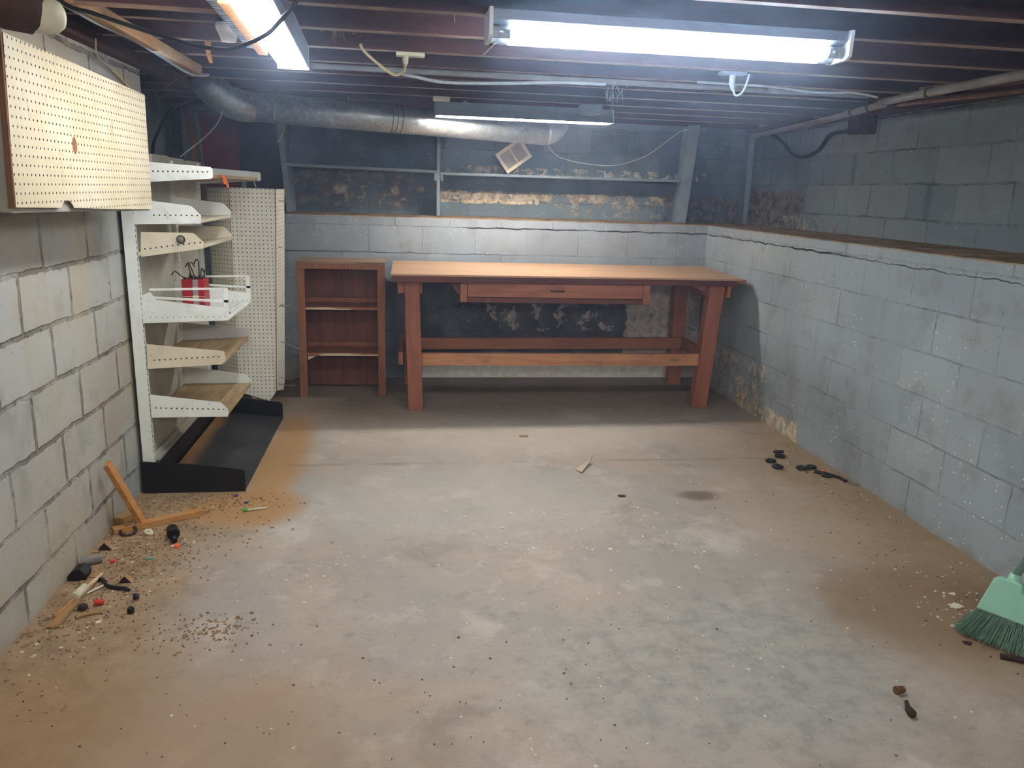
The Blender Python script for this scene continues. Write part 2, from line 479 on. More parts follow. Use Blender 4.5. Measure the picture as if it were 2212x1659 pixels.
M['bench_pale'] = wood('bench_rail_pale', (206, 148, 106), (180, 118, 86), 'x', .8, .5, dirt=.3)
M['bookcase'] = wood('bookcase_stain', (164, 108, 80), (138, 86, 66), 'z', .8, .55, dirt=.1)
M['bookcase_back'] = wood('bookcase_back_panel', (142, 86, 72), (106, 62, 56), 'z', .5, .6, dirt=.6, knots=0)
M['bookcase_top'] = wood('bookcase_top_raw', (160, 134, 106), (130, 106, 84), 'x', .8, .7)
M['raw'] = wood('raw_split_wood', (226, 208, 178), (204, 180, 146), 'x', 1.2, .8, knots=0, var=0)
M['pine'] = wood('pine_offcut', (206, 152, 94), (178, 124, 74), 'x', 1.0, .6, knots=.4, var=.2)
M['pine2'] = wood('pine_dusty', (176, 138, 92), (150, 116, 78), 'y', 1.0, .8, knots=.2, var=.2)
M['stud'] = wood('stud_wood', (136, 100, 78), (110, 78, 62), 'z', .8, .8)
M['shelf_raw'] = wood('shelf_board_dirty', (190, 166, 128), (158, 132, 98), 'y', .6, .75, knots=0, dirt=.45, var=0)


def paint(name, c, c2=None, rough=.5, dirt=.3, rust=.2, metal=0, sc=1.0, dcol=(120, 108, 92), rcol=(110, 62, 34)):
    n = NT(name, rough, metal, spec=.4)
    P = n.obj
    col = n.mix(n.step(n.noise(P, 5 * sc, 5, .6), .35, .65), lin(c), lin(c2 or tuple(int(q * .93) for q in c)))
    col = n.mix(n.mul(n.step(n.noise(P, 13 * sc, 6, .7), .52, .72), dirt), col, lin(dcol))
    col = n.mix(n.mul(n.step(n.noise(n.vmath('ADD', P, (3, 1, 4)), 30 * sc, 4, .7), .66, .70), rust), col, lin(rcol))
    n.bump(n.noise(P, 60, 3, .6), .08, .002)
    return n.col(col)

M['white_metal'] = paint('white_enamel_metal', (236, 239, 236), (226, 230, 226), .45, .2, .35)
M['cream_metal'] = paint('cream_enamel_metal', (224, 214, 192), (212, 200, 176), .5, .25, .4)
M['lilac_metal'] = paint('pale_grey_enamel', (208, 206, 208), (196, 192, 194), .5, .25, .4)
M['panel_metal'] = paint('gondola_back_panel', (196, 194, 182), (180, 176, 162), .6, .3, .2)
M['grey_lip'] = paint('dusty_metal', (164, 160, 150), (146, 142, 132), .7, .4, .4)
M['black_base'] = paint('black_enamel', (26, 27, 30), (20, 21, 24), .45, .0, .0)
def deckm():
    n = NT('black_deck_dusty', .55, spec=.3); P = n.obj; S = n.sep(P)
    c = n.mix(n.step(n.noise(P, 4, 6, .65), .4, .7), lin((46, 48, 52)), lin((66, 66, 66)))
    c = n.mix(n.mul(n.step(n.math('ADD', S[0], n.math('MULTIPLY', n.noise(P, 6, 5, .6), .08)), .155 - .17, .08 - .17), .9), c, lin((150, 112, 76)))
    c = n.mix(n.mul(n.step(n.noise(P, 38, 3, .7), .66, .7), .5), c, lin((150, 140, 128)))
    return n.col(c)
M['deck'] = deckm()
M['grey_paint'] = paint('grey_painted_board', (132, 146, 156), (118, 130, 142), .7, .25, .1, dcol=(80, 84, 90))
M['galv'] = None
def galv():
    n = NT('galvanised_steel', .38, .75, .5); P = n.obj
    v = n.voro(P, 38, out='Color'); c = n.mix(n.math('MULTIPLY', n.sep(v)[0], .45), lin((150, 156, 158)), lin((190, 196, 198)))
    c = n.mix(n.mul(n.step(n.noise(P, 5, 5, .6), .46, .66), .45), c, lin((104, 110, 106)))
    c = n.mix(n.mul(n.step(n.noise(P, 70, 2, .6), .62, .68), .5), c, lin((228, 230, 226)))
    n.rough(n.step(n.noise(P, 9, 4, .6), .3, .7, .32, .58)); n.bump(n.noise(P, 80, 3, .6), .15, .002)
    return n.col(c)
M['galv'] = galv()
def plain(name, c, rough=.5, metal=0, spec=.4, sc=14, var=.12):
    n = NT(name, rough, metal, spec)
    return n.col(n.mix(n.mul(n.step(n.noise(n.obj, sc, 4, .6), .35, .7), var * 2), lin(c), lin(tuple(int(q * .7) for q in c))))
M['dark_hole'] = plain('shadow_hole', (40, 34, 28), .9)
M['black_rubber'] = plain('black_rubber', (30, 30, 32), .5)
M['black_plastic'] = plain('black_plastic', (24, 24, 27), .3)
M['chrome'] = plain('steel_wire', (170, 168, 160), .3, .8)
M['dark_wire'] = plain('dark_steel_wire', (62, 60, 58), .4, .6)
M['fix_white'] = plain('fixture_white_enamel', (226, 232, 236), .35, spec=.5, var=.04)
M['fix_blue'] = plain('fixture_housing_blue_grey', (122, 138, 156), .4, var=.05)
M['fix_grey'] = plain('fixture_dusty_enamel', (132, 142, 152), .5, var=.1)
M['ferrule'] = plain('tube_end_cap', (170, 178, 186), .3, .6)
M['orange'] = plain('orange_tape', (240, 110, 40), .5, var=.06)
M['red_tin'] = plain('red_printed_card', (176, 28, 40), .4, var=.15)
M['silver_tape'] = plain('silver_band', (182, 176, 184), .25, .5)
M['red_pl'] = plain('red_plastic', (206, 50, 44), .4)
M['blue_pl'] = plain('blue_plastic', (56, 60, 150), .4)
M['green_pl'] = plain('green_plastic', (64, 170, 60), .4)
M['teal_pl'] = plain('teal_plastic', (104, 168, 166), .5)
M['mint'] = plain('mint_green_plastic', (150, 202, 180), .38, spec=.5, sc=5, var=.06)
M['mint_dark'] = plain('mint_handle', (128, 158, 146), .4, var=.06)
M['cream_pl'] = plain('cream_plastic', (214, 206, 180), .5)
M['cream_cord'] = plain('cream_cable', (206, 186, 140), .5)
M['white_cord'] = plain('dusty_white_cable', (190, 190, 188), .6)
M['brown_dark'] = plain('dark_brown_lump', (58, 40, 34), .8, sc=40, var=.3)
M['brown_mid'] = plain('brown_wood_plug', (112, 72, 52), .7, sc=40, var=.3)
M['grey_pipe'] = plain('grey_corroded_pipe', (136, 128, 126), .7, sc=60, var=.25)
M['pvc'] = paint('dusty_conduit', (150, 146, 142), (128, 122, 118), .6, .4, .1)
M['paper'] = plain('tan_paper', (196, 178, 156), .8, sc=9, var=.1)
M['chip_white'] = plain('paint_flake', (226, 216, 196), .8)
M['chip_tan'] = plain('wood_crumb', (158, 128, 96), .9)
M['chip_dark'] = plain('dark_crumb', (100, 78, 60), .9)
M['red_panel'] = paint('red_painted_board', (130, 30, 36), (96, 22, 30), .6, .4, .1, dcol=(46, 26, 32))
M['navy'] = paint('navy_painted_board', (40, 46, 62), (30, 36, 50), .7, .2, .0)
M['clear_strip'] = plain('translucent_corrugated_plastic', (190, 212, 232), .3, spec=.6, var=.05)
M['web'] = plain('cobweb', (150, 120, 90), .9)
M['webw'] = plain('cobweb_pale', (170, 180, 190), .9)
M['fuzz'] = plain('brown_fuzzy_insulation', (74, 52, 44), .95, sc=30, var=.5)


def pegboard(name, c1, c2, stain=.3, pitch=.0254, hole=(52, 38, 26), torn=()):
    n = NT(name, .6, spec=.3)
    S = n.sep(n.uv); u, v = S[0], S[1]
    fu = n.math('SUBTRACT', n.math('FRACT', n.math('DIVIDE', u, pitch)), .5)
    fv = n.math('SUBTRACT', n.math('FRACT', n.math('DIVIDE', v, pitch)), .5)
    d = n.math('SQRT', n.math('ADD', n.math('MULTIPLY', fu, fu), n.math('MULTIPLY', fv, fv)))
    hm = n.step(d, .155, .105)
    P = n.uv
    col = n.mix(n.step(n.noise(P, 3, 5, .6), .38, .62), lin(c1), lin(c2))
    col = n.mix(n.mul(n.step(n.noise(n.scale(P, (1, .3, 1)), 16, 5, .7), .56, .74), stain), col, lin((150, 104, 60)))
    col = n.mix(n.mul(n.step(n.noise(P, 22, 4, .7), .68, .72), stain * 1.6), col, lin((120, 82, 56)))
    col = n.mix(n.mul(n.step(d, .26, .14), stain * .5), col, lin((170, 130, 84)))
    col = n.mix(hm, col, lin(hole))
    for (cu, cv, ru, rv, cc) in torn:
        a = n.math('DIVIDE', n.math('SUBTRACT', u, cu), ru); b = n.math('DIVIDE', n.math('SUBTRACT', v, cv), rv)
        q = n.math('ADD', n.math('SQRT', n.math('ADD', n.math('MULTIPLY', a, a), n.math('MULTIPLY', b, b))), n.math('MULTIPLY', n.noise(P, 60, 3, .6), .6))
        col = n.mix(n.step(q, 1.34, 1.22), col, lin(cc))
    n.bump(n.math('SUBTRACT', 1.0, hm), .6, .003)
    return n.col(col)
M['peg_cab'] = pegboard('pegboard_cream', (204, 190, 160), (212, 202, 180), .35, torn=[(.44, .21, .020, .028, (150, 96, 62))])
M['peg_white'] = pegboard('pegboard_white', (242, 240, 230), (232, 228, 216), .12)
M['peg_cream2'] = pegboard('pegboard_offwhite', (238, 232, 212), (226, 218, 196), .2)
M['peg_edge'] = plain('hardboard_edge', (120, 84, 58), .8)


def emit(name, c, st):
    m = bpy.data.materials.new(name); m.use_nodes = True; t = m.node_tree; t.nodes.clear()
    o = t.nodes.new('ShaderNodeOutputMaterial'); e = t.nodes.new('ShaderNodeEmission')
    nz = t.nodes.new('ShaderNodeTexNoise'); nz.inputs['Scale'].default_value = 2.0
    mp = t.nodes.new('ShaderNodeMapRange'); mp.inputs[3].default_value = st * .95; mp.inputs[4].default_value = st * 1.05
    t.links.new(nz.outputs[0], mp.inputs[0]); t.links.new(mp.outputs[0], e.inputs[1])
    e.inputs[0].default_value = c; t.links.new(e.outputs[0], o.inputs[0]); return m
M['tube_main'] = emit('lit_tube_main', (.86, .94, 1.0, 1), 60)
M['tube_left'] = emit('lit_tube_left', (.96, .98, 1.0, 1), 46)
M['tube_rear'] = emit('lit_tube_rear', (1.0, .95, .88, 1), 90)

# ------------------------------------------------------------------ setting
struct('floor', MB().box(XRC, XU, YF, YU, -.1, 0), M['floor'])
struct('wall_left', MB().box(XL - .2, XL, YF, 4.2, 0, 1.985), M['wall_left'])
struct('wall_left_recess', MB().box(XRC - .15, XRC, 4.0, YU + .15, 0, ZS), M['wall_recess'])
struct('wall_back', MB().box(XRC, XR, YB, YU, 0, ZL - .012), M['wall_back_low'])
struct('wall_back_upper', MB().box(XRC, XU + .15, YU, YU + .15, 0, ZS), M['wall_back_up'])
struct('wall_right', MB().box(XR, XU, YF, YU, 0, ZL - .012), M['wall_right_low'])
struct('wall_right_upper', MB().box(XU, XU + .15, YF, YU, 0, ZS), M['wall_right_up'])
struct('wall_front', MB().box(XL - .2, XU + .15, YF - .15, YF, 0, ZS), M['wall_recess'])
# dirty ledge caps, slightly uneven
def ledge(name, x0, x1, y0, y1, nx, ny):
    mb = MB(); g = {}
    for i in range(nx + 1):
        for j in range(ny + 1):
            x = x0 + (x1 - x0) * i / nx; y = y0 + (y1 - y0) * j / ny
            edge = i in (0, nx) or j in (0, ny)
            z = ZL - .012 + .012 * (0 if edge else 1) * (.4 + .9 * abs(mnoise.noise(Vector((x * 7, y * 7, 0))))) + (.009 if edge else .0)
            g[i, j] = mb.bm.verts.new((x, y, z))
    for i in range(nx):
        for j in range(ny):
            f = mb.bm.faces.new((g[i, j], g[i + 1, j], g[i + 1, j + 1], g[i, j + 1])); f.smooth = True
    mb.box(x0, x1, y0, y1, ZL - .0125, ZL - .005)
    return struct(name, mb, M['ledge'])
ledge('trim_1', XRC, XU, YB + .002, YU, 150, 14)
ledge('trim_2', XR + .002, XU, YF, YB, 14, 180)
# floor of the rooms above: boards
struct('ceiling', MB().box(XRC - .15, XU + .15, YF, YU + .15, ZS, ZS + .05), M['subfloor'])

# joists, one object each
def joist_z(k): return ZJ
names = {0: 'nearest the camera in view', 1: 'crossing just over the near fluorescent fixtures', 2: 'second behind the near edge, over the left fixture',
         3: 'carrying the twin outlets', 4: 'just behind the white conduit', 5: 'between the conduit and the rear fixture', 6: 'two bays before the rear fixture',
         7: 'just in front of the rear hooded fixture', 8: 'just behind the rear hooded fixture', 9: 'over the ledge shelves', 10: 'hard against the upper back wall'}
for k in range(-8, 11):
    y = 2.392 + .4064 * k
    if k == 10: y = 6.54
    x0 = XL - .19 if y < 4.1 else XRC + .002
    mb = MB(); n = 24
    for i in range(n):
        xa = x0 + (XU - .002 - x0) * i / n; xb = x0 + (XU - .002 - x0) * (i + 1) / n
        wa = .006 * mnoise.noise(Vector((xa * .6, k * 3.1, 0))); wb = .006 * mnoise.noise(Vector((xb * .6, k * 3.1, 0)))
        P = [(xa, y - .019 + wa, ZJ + wa * .5), (xb, y - .019 + wb, ZJ + wb * .5), (xb, y + .019 + wb, ZJ + wb * .5), (xa, y + .019 + wa, ZJ + wa * .5),
             (xa, y - .019 + wa, ZS), (xb, y - .019 + wb, ZS), (xb, y + .019 + wb, ZS), (xa, y + .019 + wa, ZS)]
        mb.hexa(P)
    bmesh.ops.remove_doubles(mb.bm, verts=mb.bm.verts, dist=1e-5)
    o = obj('ceiling_joist', mb, M['joist'], None, 0, base=((x0 + XU) / 2, y, ZJ))
    tag(o, 'dark brown wooden ceiling joist ' + names.get(k, 'behind the viewer, out of sight'), 'joist', 'ceiling joists')

# sill plate and light board along the left wall top
o = obj('sill_plate', MB().box(XL - .02, XL + .05, YF + .1, 4.95, 1.986, 2.039), M['beam_dark'], None, .003, base=(XL, 3, 1.99))
tag(o, 'long dark grey wooden sill plate on top of the left block wall', 'beam')
o = obj('header_board', MB().box(-1.035, -1.005, 2.0, 4.36, 1.992, 2.039), M['sill'], None, .003, base=(-1.02, 3.2, 2.0))
tag(o, 'light tan board running above the left wall under the joists', 'board')
# rim beam on the right
o = obj('rim_beam', MB().box(XU - .13, XU - .004, YF + .1, 6.45, 2.004, 2.039), M['beam_dark'], None, .004, base=(XU - .06, 3.5, 1.96))
tag(o, 'long reddish-brown wooden beam on top of the right upper wall', 'beam')

# ------------------------------------------------------------------ workbench
wb = thing('workbench', 'long reddish-brown wooden workbench with tan top, shallow drawer and two low rails', 'workbench', (1.1, 5.5, 0))
def quadbox(mb, a0, a1, a2, a3, z0, z1):
    P = [(p[0], p[1], z0) for p in (a0, a1, a2, a3)] + [(p[0], p[1], z1) for p in (a0, a1, a2, a3)]
    mb.hexa(P)
mb = MB(); quadbox(mb, (-.078, 5.035), (2.325, 5.095), (2.41, 6.0), (-.075, 5.99), .922, .934)
obj('tabletop', mb, M['bench_top'], wb, .001, label='tan hardboard work surface')
mb = MB(); mb.hexa([(-.07, 5.045, .882), (2.30, 5.10, .882), (2.30, 5.14, .882), (-.07, 5.085, .882), (-.07, 5.045, .922), (2.30, 5.10, .922), (2.30, 5.14, .922), (-.07, 5.085, .922)])
obj('front_apron', mb, M['bench_edge'], wb, .002, label='dark paint-splashed front edge board')
mb = MB(); mb.box(-.06, 2.38, 5.15, 5.97, .900, .9215)
obj('under_boards', mb, M['bench'], wb)
def leg(xt, xb, y, w=.098, d=.085, yb=None):
    yb = y if yb is None else yb
    mb = MB()
    mb.hexa([(xb, yb, 0), (xb + w, yb, 0), (xb + w, yb + d, 0), (xb, yb + d, 0), (xt, y, .9), (xt + w, y, .9), (xt + w, y + d, .9), (xt, y + d, .9)])
    obj('leg', mb, M['bench_leg'], wb, .003)
leg(.008, .036, 5.11); leg(2.122, 2.068, 5.15, .108); leg(.01, .01, 5.85); leg(2.118, 2.122, 5.84, .105)
mb = MB().prism([(.115, .306), (2.085, .306), (2.085, .39), (.115, .39)], 'y', 5.155, 5.195); obj('rail', mb, M['bench_pale'], wb, .002)
mb = MB().prism([(.10, .285), (2.23, .30), (2.23, .387), (.10, .371)], 'y', 5.80, 5.838); obj('rail', mb, M['bench'], wb, .002)
for x in (.0, 2.185):
    obj('side_rail', MB().box(x - .03 if x < 1 else x, x if x < 1 else x + .035, 5.2, 5.86, .30, .39), M['bench'], wb, .002)
for x0, x1 in ((-.035, .008), (.108, .125), (2.105, 2.125), (2.235, 2.262)):
    obj('gusset_block', MB().box(x0, x1, 5.125, 5.165 + .6, .80, .90), M['bench_leg'], wb, .002)
for x in (.375, 1.625):
    obj('drawer_runner', MB().box(x, x + .045, 5.10, 5.62, .748, .884), M['bench'], wb, .002)
obj('corner_bracket', MB().prism([(.30, .884), (.374, .884), (.374, .80), (.365, .795)], 'y', 5.13, 5.16), M['bench_edge'], wb, .001)
obj('corner_bracket', MB().prism([(1.93, .90), (2.13, .90), (2.13, .815)], 'y', 5.2, 5.24), M['bench'], wb, .001)
dr = obj('drawer', MB().box(.424, 1.622, 5.095, 5.60, .786, .878), M['bench'], wb, .002)
mb = MB(); mb.box(.974, 1.078, 5.091, 5.0955, .822, .856)
mb.tube([(.985, 5.094, .836), (.988, 5.078, .836), (1.026, 5.072, .834), (1.064, 5.078, .836), (1.067, 5.094, .836)], .0045, 8, 4, 1)
obj('drawer_pull', mb, [M['bench_leg'], M['dark_wire']], dr, label='small dark metal bail handle')
obj('drawer_bottom_rail', MB().box(.42, 1.625, 5.10, 5.13, .748, .782), M['bench_edge'], wb, .002)
# nail sticking out of the left leg
obj('nail', MB().cyl((.036, 5.15, .515), (-.012, 5.145, .517), .0025, 6), M['chrome'], wb)

# ------------------------------------------------------------------ bookcase
bc = thing('bookcase', 'small red-brown wooden bookcase with three open bays left of the workbench', 'bookcase', (-.42, 5.62, 0))
BF, BK = 5.48, 5.78
for xa in (-.724, -.176):
    # face stile + side board tapering towards the back foot
    mb = MB().box(xa, xa + .052, BF, BF + .02, 0, .912)
    obj('face_stile', mb, M['bookcase'], bc, .0015)
for xa in (-.716, -.150):
    obj('side_panel', MB().prism([(BF + .02, .0), (BF + .05, .0), (BF + .17, .07), (BK, .12), (BK, .95), (BF + .02, .95)], 'x', xa, xa + .018), M['bookcase'], bc, .001)
obj('top_rail', MB().box(-.724, -.124, BF, BF + .02, .912, .950), M['bookcase'], bc, .0015)
obj('top_board', MB().box(-.726, -.122, BF - .004, BK + .03, .950, .964), M['bookcase_top'], bc, .0015)
obj('back_panel', MB().box(-.70, -.15, BK - .012, BK - .002, .02, .95), M['bookcase_back'], bc)
for z, cx in ((.628, (0, .62)), (.300, (.17, 1))):
    sh = obj('shelf', MB().box(-.698, -.15, BF + .012, BK - .014, z, z + .02), M['bookcase'], bc, .001)
    obj('back_cleat', MB().box(-.698, -.15, BK - .04, BK - .014, z + .02, z + .052), M['bookcase'], bc, .001)
    w = .50; a = -.672 + cx[0] * w; b = -.672 + cx[1] * w
    pts = [(a, z + .001), (b, z + .001), (b, z + .008)]
    m = 14
    for i in range(m, -1, -1):
        t = i / m; pts.append((a + (b - a) * t, z + .008 + .013 * math.sin(PI * min(1, t * 1.3 + .05)) * random.uniform(.6, 1.0)))
    obj('split_edge', MB().prism(pts, 'y', BF + .006, BF + .0119), M['raw'], sh, label='pale splintered front edge')
obj('split_foot', MB().prism([(-.664, .27), (-.61, .297), (-.60, .297), (-.664, .298)], 'y', BF + .005, BF + .0119), M['raw'], bc)

# ------------------------------------------------------------------ ledge shelving on the upper back wall
lu = thing('wall_shelf_unit', 'grey painted two-bay shelf standing on the back ledge under the joists', 'shelf', (.7, 6.3, ZL))
YS = 6.29; KX = 6.29 / 6.12
def sidep(xb, xt, w, z0=ZL, z1=2.035, lean=0.0):
    mb = MB(); xb *= KX; xt *= KX
    mb.hexa([(xb, YS + .02, z0), (xb + w, YS + .02, z0), (xb + w, YU - .01, z0), (xb, YU - .01, z0),
             (xt, YS - lean, z1), (xt + w, YS - lean, z1), (xt + w, YU - .01, z1), (xt, YU - .01, z1)])
    return mb
def kz(z): return 1.474 + (z - 1.474) * KX
obj('side_panel', sidep(-.852, -.90, .022, lean=.0), M['grey_paint'], lu, .001)
obj('side_panel', sidep(2.235, 2.28, .022, lean=.03), M['grey_paint'], lu, .001)
obj('face_post', MB().prism([(2.165 * KX, ZL), (2.245 * KX, ZL), (2.30 * KX, 2.03), (2.21 * KX, 2.03)], 'y', YS - .035, YS + .0), M['grey_paint'], lu, .001)
obj('face_post', MB().prism([(-.862 * KX, ZL), (-.835 * KX, ZL), (-.885 * KX, 2.03), (-.925 * KX, 2.03)], 'y', YS - .005, YS + .012), M['grey_paint'], lu, .001)
obj('divider', sidep(.258, .256, .026), M['grey_paint'], lu, .001)
obj('shelf_board', MB().prism([(-.868 * KX, kz(1.602)), (.2575 * KX, kz(1.590)), (.2575 * KX, kz(1.608)), (-.868 * KX, kz(1.620))], 'y', YS, YU - .02), M['grey_paint'], lu, .001)
obj('shelf_board', MB().prism([(.283 * KX, kz(1.577)), (2.23 * KX, kz(1.585)), (2.23 * KX, kz(1.604)), (.283 * KX, kz(1.596))], 'y', YS, YU - .02), M['grey_paint'], lu, .001)
for x in (.238 * KX, .284 * KX):
    obj('cleat', MB().box(x, x + .02, YS + .002, YU - .05, 1.535, 1.588), M['grey_paint'], lu, .001)
obj('top_rail', MB().box(-.9, .26, YS + .02, YS + .04, 1.93, 2.03), M['grey_paint'], lu, .001)

# framed louvre standing on a corner on the shelf
fr = thing('louvre_frame', 'small dirty cream framed mesh panel tipped on its corner under the duct end', 'vent', (.82, 6.31, 1.60))
ang = math.radians(36)
def rot2(px, pz):
    return (.824 + px * math.cos(ang) - pz * math.sin(ang), 1.604 + px * math.sin(ang) + pz * math.cos(ang))
W_, H_ = .225, .16
def rpoly(x0, x1, z0, z1): return [rot2(x0, z0), rot2(x1, z0), rot2(x1, z1), rot2(x0, z1)]
mb = MB()
for (a, b, c, d) in ((0, .225 * 1.06, 0, .026), (0, .225 * 1.06, .150, .176), (0, .024, .026, .150), (.214, .2385, .026, .150), (.112, .126, .026, .150)):
    mb.prism(rpoly(a, b, c, d), 'y', 6.305, 6.325)
obj('frame', mb, M['cream_pl'], fr, .001)
mb = MB().prism(rpoly(.02, .216, .022, .154), 'y', 6.318, 6.322); obj('mesh_panel', mb, M['grey_lip'], fr)

# ------------------------------------------------------------------ store shelving (gondola)
gd = thing('store_shelving', 'white metal store shelving unit with black base against the left wall', 'shelving unit', (-1.0, 4.3, 0))
GY0, GY1 = 3.71, 4.93
slot = M['dark_hole']
def upright(y, x0=-1.236, x1=-1.186, z0=.15, z1=1.57, w=.03):
    mb = MB().box(x0, x1, y, y + w, z0, z1)
    z = z0 + .05
    while z < z1 - .03:
        mb.box(x1 - .004, x1 + .0006, y + .006, y + .011, z, z + .014, 1); z += .0254
    return obj('upright', mb, [M['white_metal'], slot], gd, 0)
upright(GY0); upright(4.365); upright(4.895, z0=.1)
obj('back_panel', MB().box(-1.215, -1.205, GY0 + .03, 4.365, .16, 1.575), M['panel_metal'], gd)
obj('back_panel', MB().box(-1.215, -1.205, 4.395, 4.895, .16, 1.575), M['panel_metal'], gd)
obj('top_trim', MB().box(-1.222, -1.19, GY0 + .35, GY0 + .62, 1.555, 1.592).box(-1.222, -1.19, GY0 + .64, GY0 + .9, 1.55, 1.586).box(-1.222, -1.19, GY0 + .92, GY1 + .07, 1.545, 1.580), M['grey_lip'], gd, .002)
obj('kick_lip', MB().box(-1.203, -1.17, GY0 + .04, GY1 - .04, .15, .165).box(-1.2, -1.185, GY0 + .04, GY1 - .04, .165, .185), M['panel_metal'], gd, .002)

def holes(mb, pts, y, r=.0038):
    for (x, z) in pts:
        mb.rings([(x, y - .0006, z), (x, y + .0002, z)], [r, r], 8, True, 1, smooth=False)
def bracket(poly, y, dots, mat, parent, th=.003, tilt=0):
    mb = MB().prism(poly, 'y', y, y + th)
    holes(mb, dots, y)
    return obj('bracket', mb, [mat, slot], parent, 0)
def row(x0, z0, x1, z1, n): return [(x0 + (x1 - x0) * i / (n - 1), z0 + (z1 - z0) * i / (n - 1)) for i in range(n)]
def rc(pts, r=.012, idx=()):
    out = []
    for i, p in enumerate(pts):
        if i in idx:
            a = Vector(pts[i - 1]); b = Vector(p); c = Vector(pts[(i + 1) % len(pts)])
            d1 = (a - b).normalized() * r; d2 = (c - b).normalized() * r
            for t in (0, .25, .5, .75, 1):
                q = (b + d1) * (1 - t) ** 2 + 2 * b * t * (1 - t) + (b + d2) * t * t; out.append((q.x, q.y))
        else: out.append(p)
    return out
YN = 3.72
def shelf(name_label, poly, dots, y1, x1, zb, zf, matb, mats, lip=.022, extra=None, matfar=None):
    mb = MB()
    mb.hexa([(-1.185, YN + .004, zb), (x1, YN + .004, zf), (x1, y1 - .004, zf), (-1.185, y1 - .004, zb),
             (-1.185, YN + .004, zb + .016), (x1, YN + .004, zf + .016), (x1, y1 - .004, zf + .016), (-1.185, y1 - .004, zb + .016)])
    s_ = obj('shelf', mb, mats, gd, .001, label=name_label)
    bracket(poly, YN - .003, dots, matb, s_)
    bracket(poly, y1, [], matfar or matb, s_)
    return s_
p1 = rc([(-1.187, 1.455), (-.845, 1.484), (-.838, 1.492), (-.840, 1.534), (-1.10, 1.547), (-1.187, 1.552)], .012, (3,))
shelf('topmost full-width shelf', p1, row(-1.09, 1.508, -.86, 1.513, 12), 4.93, -.855, 1.468, 1.487, M['white_metal'], M['shelf_raw'])
p2 = rc([(-1.187, 1.276), (-.903, 1.286), (-.899, 1.323), (-.938, 1.363), (-1.10, 1.380), (-1.187, 1.388)], .01, (3,))
shelf('second shelf from the top with sloped white ends', p2, row(-1.10, 1.318, -.915, 1.322, 9), 4.35, -.905, 1.278, 1.288, M['white_metal'], M['cream_metal'])
p3 = rc([(-1.170, 1.132), (-.898, 1.175), (-.896, 1.204), (-.937, 1.244), (-1.163, 1.243)], .01, (3,))
shelf('third shelf from the top, tilted with its front raised', p3, row(-1.15, 1.168, -.91, 1.203, 11), 4.33, -.90, 1.136, 1.176, M['cream_metal'], M['cream_metal'])
# basket shelf
s4 = None
def basket(y, parent, dots=True):
    mb = MB().prism(rc([(-1.184, .829), (-.806, .846), (-.802, .870), (-.803, .903), (-1.12, .938), (-1.145, .975), (-1.184, .955)], .014, (1,)), 'y', y, y + .003)
    # wire-like flat rails
    mb.prism([(-1.145, .980), (-.82, .990), (-.82, .999), (-1.145, .990)], 'y', y - .001, y + .004)
    mb.prism([(-1.145, .943), (-.80, .929), (-.80, .941), (-1.145, .954)], 'y', y - .001, y + .004)
    mb.prism(rc([(-.822, .893), (-.802, .893), (-.802, .9995), (-.822, .9995)], .012, (2,)), 'y', y - .001, y + .004)
    if dots: holes(mb, row(-1.15, .856, -.82, .864, 14), y, .003)
    obj('bracket', mb, [M['white_metal'], M['grey_lip']], parent)
mb = MB()
xs = [-1.185 + (.375) * i / 26 for i in range(27)]
for i in range(26):
    za = .842 + .003 * (i % 2) + .01 * i / 26; zb_ = .842 + .003 * ((i + 1) % 2) + .01 * (i + 1) / 26
    mb.hexa([(xs[i], YN + .002, za - .008), (xs[i + 1], YN + .002, zb_ - .008), (xs[i + 1], 4.25, zb_ - .008), (xs[i], 4.25, za - .008),
             (xs[i], YN + .002, za), (xs[i + 1], YN + .002, zb_), (xs[i + 1], 4.25, zb_), (xs[i], 4.25, za)])
s4 = obj('shelf', mb, M['white_metal'], gd, label='ribbed white basket shelf with railed ends')
basket(YN - .003, s4); basket(4.252, s4)
p5 = rc([(-1.182, .613), (-.846, .636), (-.831, .655), (-.833, .700), (-1.177, .731)], .012, (3,))
shelf('lower cream shelf with dusty board', p5, row(-1.15, .655, -.86, .674, 13), 4.32, -.836, .618, .640, M['cream_metal'], M['shelf_raw'], matfar=M['lilac_metal'])
p6 = rc([(-1.182, .376), (-.834, .379), (-.830, .412), (-.862, .449), (-1.182, .489)], .008, (3,))
shelf('lowest shelf with worn wooden board', p6, row(-1.16, .424, -.852, .415, 14), 4.31, -.834, .380, .384, M['white_metal'], M['shelf_raw'])
# black base
bs = obj('base_deck', MB().hexa and (lambda m: (m.hexa([(-1.15, GY0, .045), (-.768, GY0, .008), (-.768, GY1 - .003, .008), (-1.15, GY1 - .003, .045),
        (-1.15, GY0, .055), (-.768, GY0, .020), (-.768, GY1 - .003, .020), (-1.15, GY1 - .003, .055)]), m)[1])(MB()), M['deck'], gd, label='black base deck with dusty rear edge')
obj('base_back', MB().box(-1.20, -1.165, GY0, GY1, .0, .15), M['black_base'], gd)
pb = rc([(-1.243, .0), (-.767, .001), (-.766, .107), (-.787, .117), (-1.0, .145), (-1.24, .163)], .008, (2,))
for y in (GY0 - .012, GY1 - .003):
    obj('base_end_panel', MB().prism(pb, 'y', y, y + .004), M['black_base'], gd, .0008)
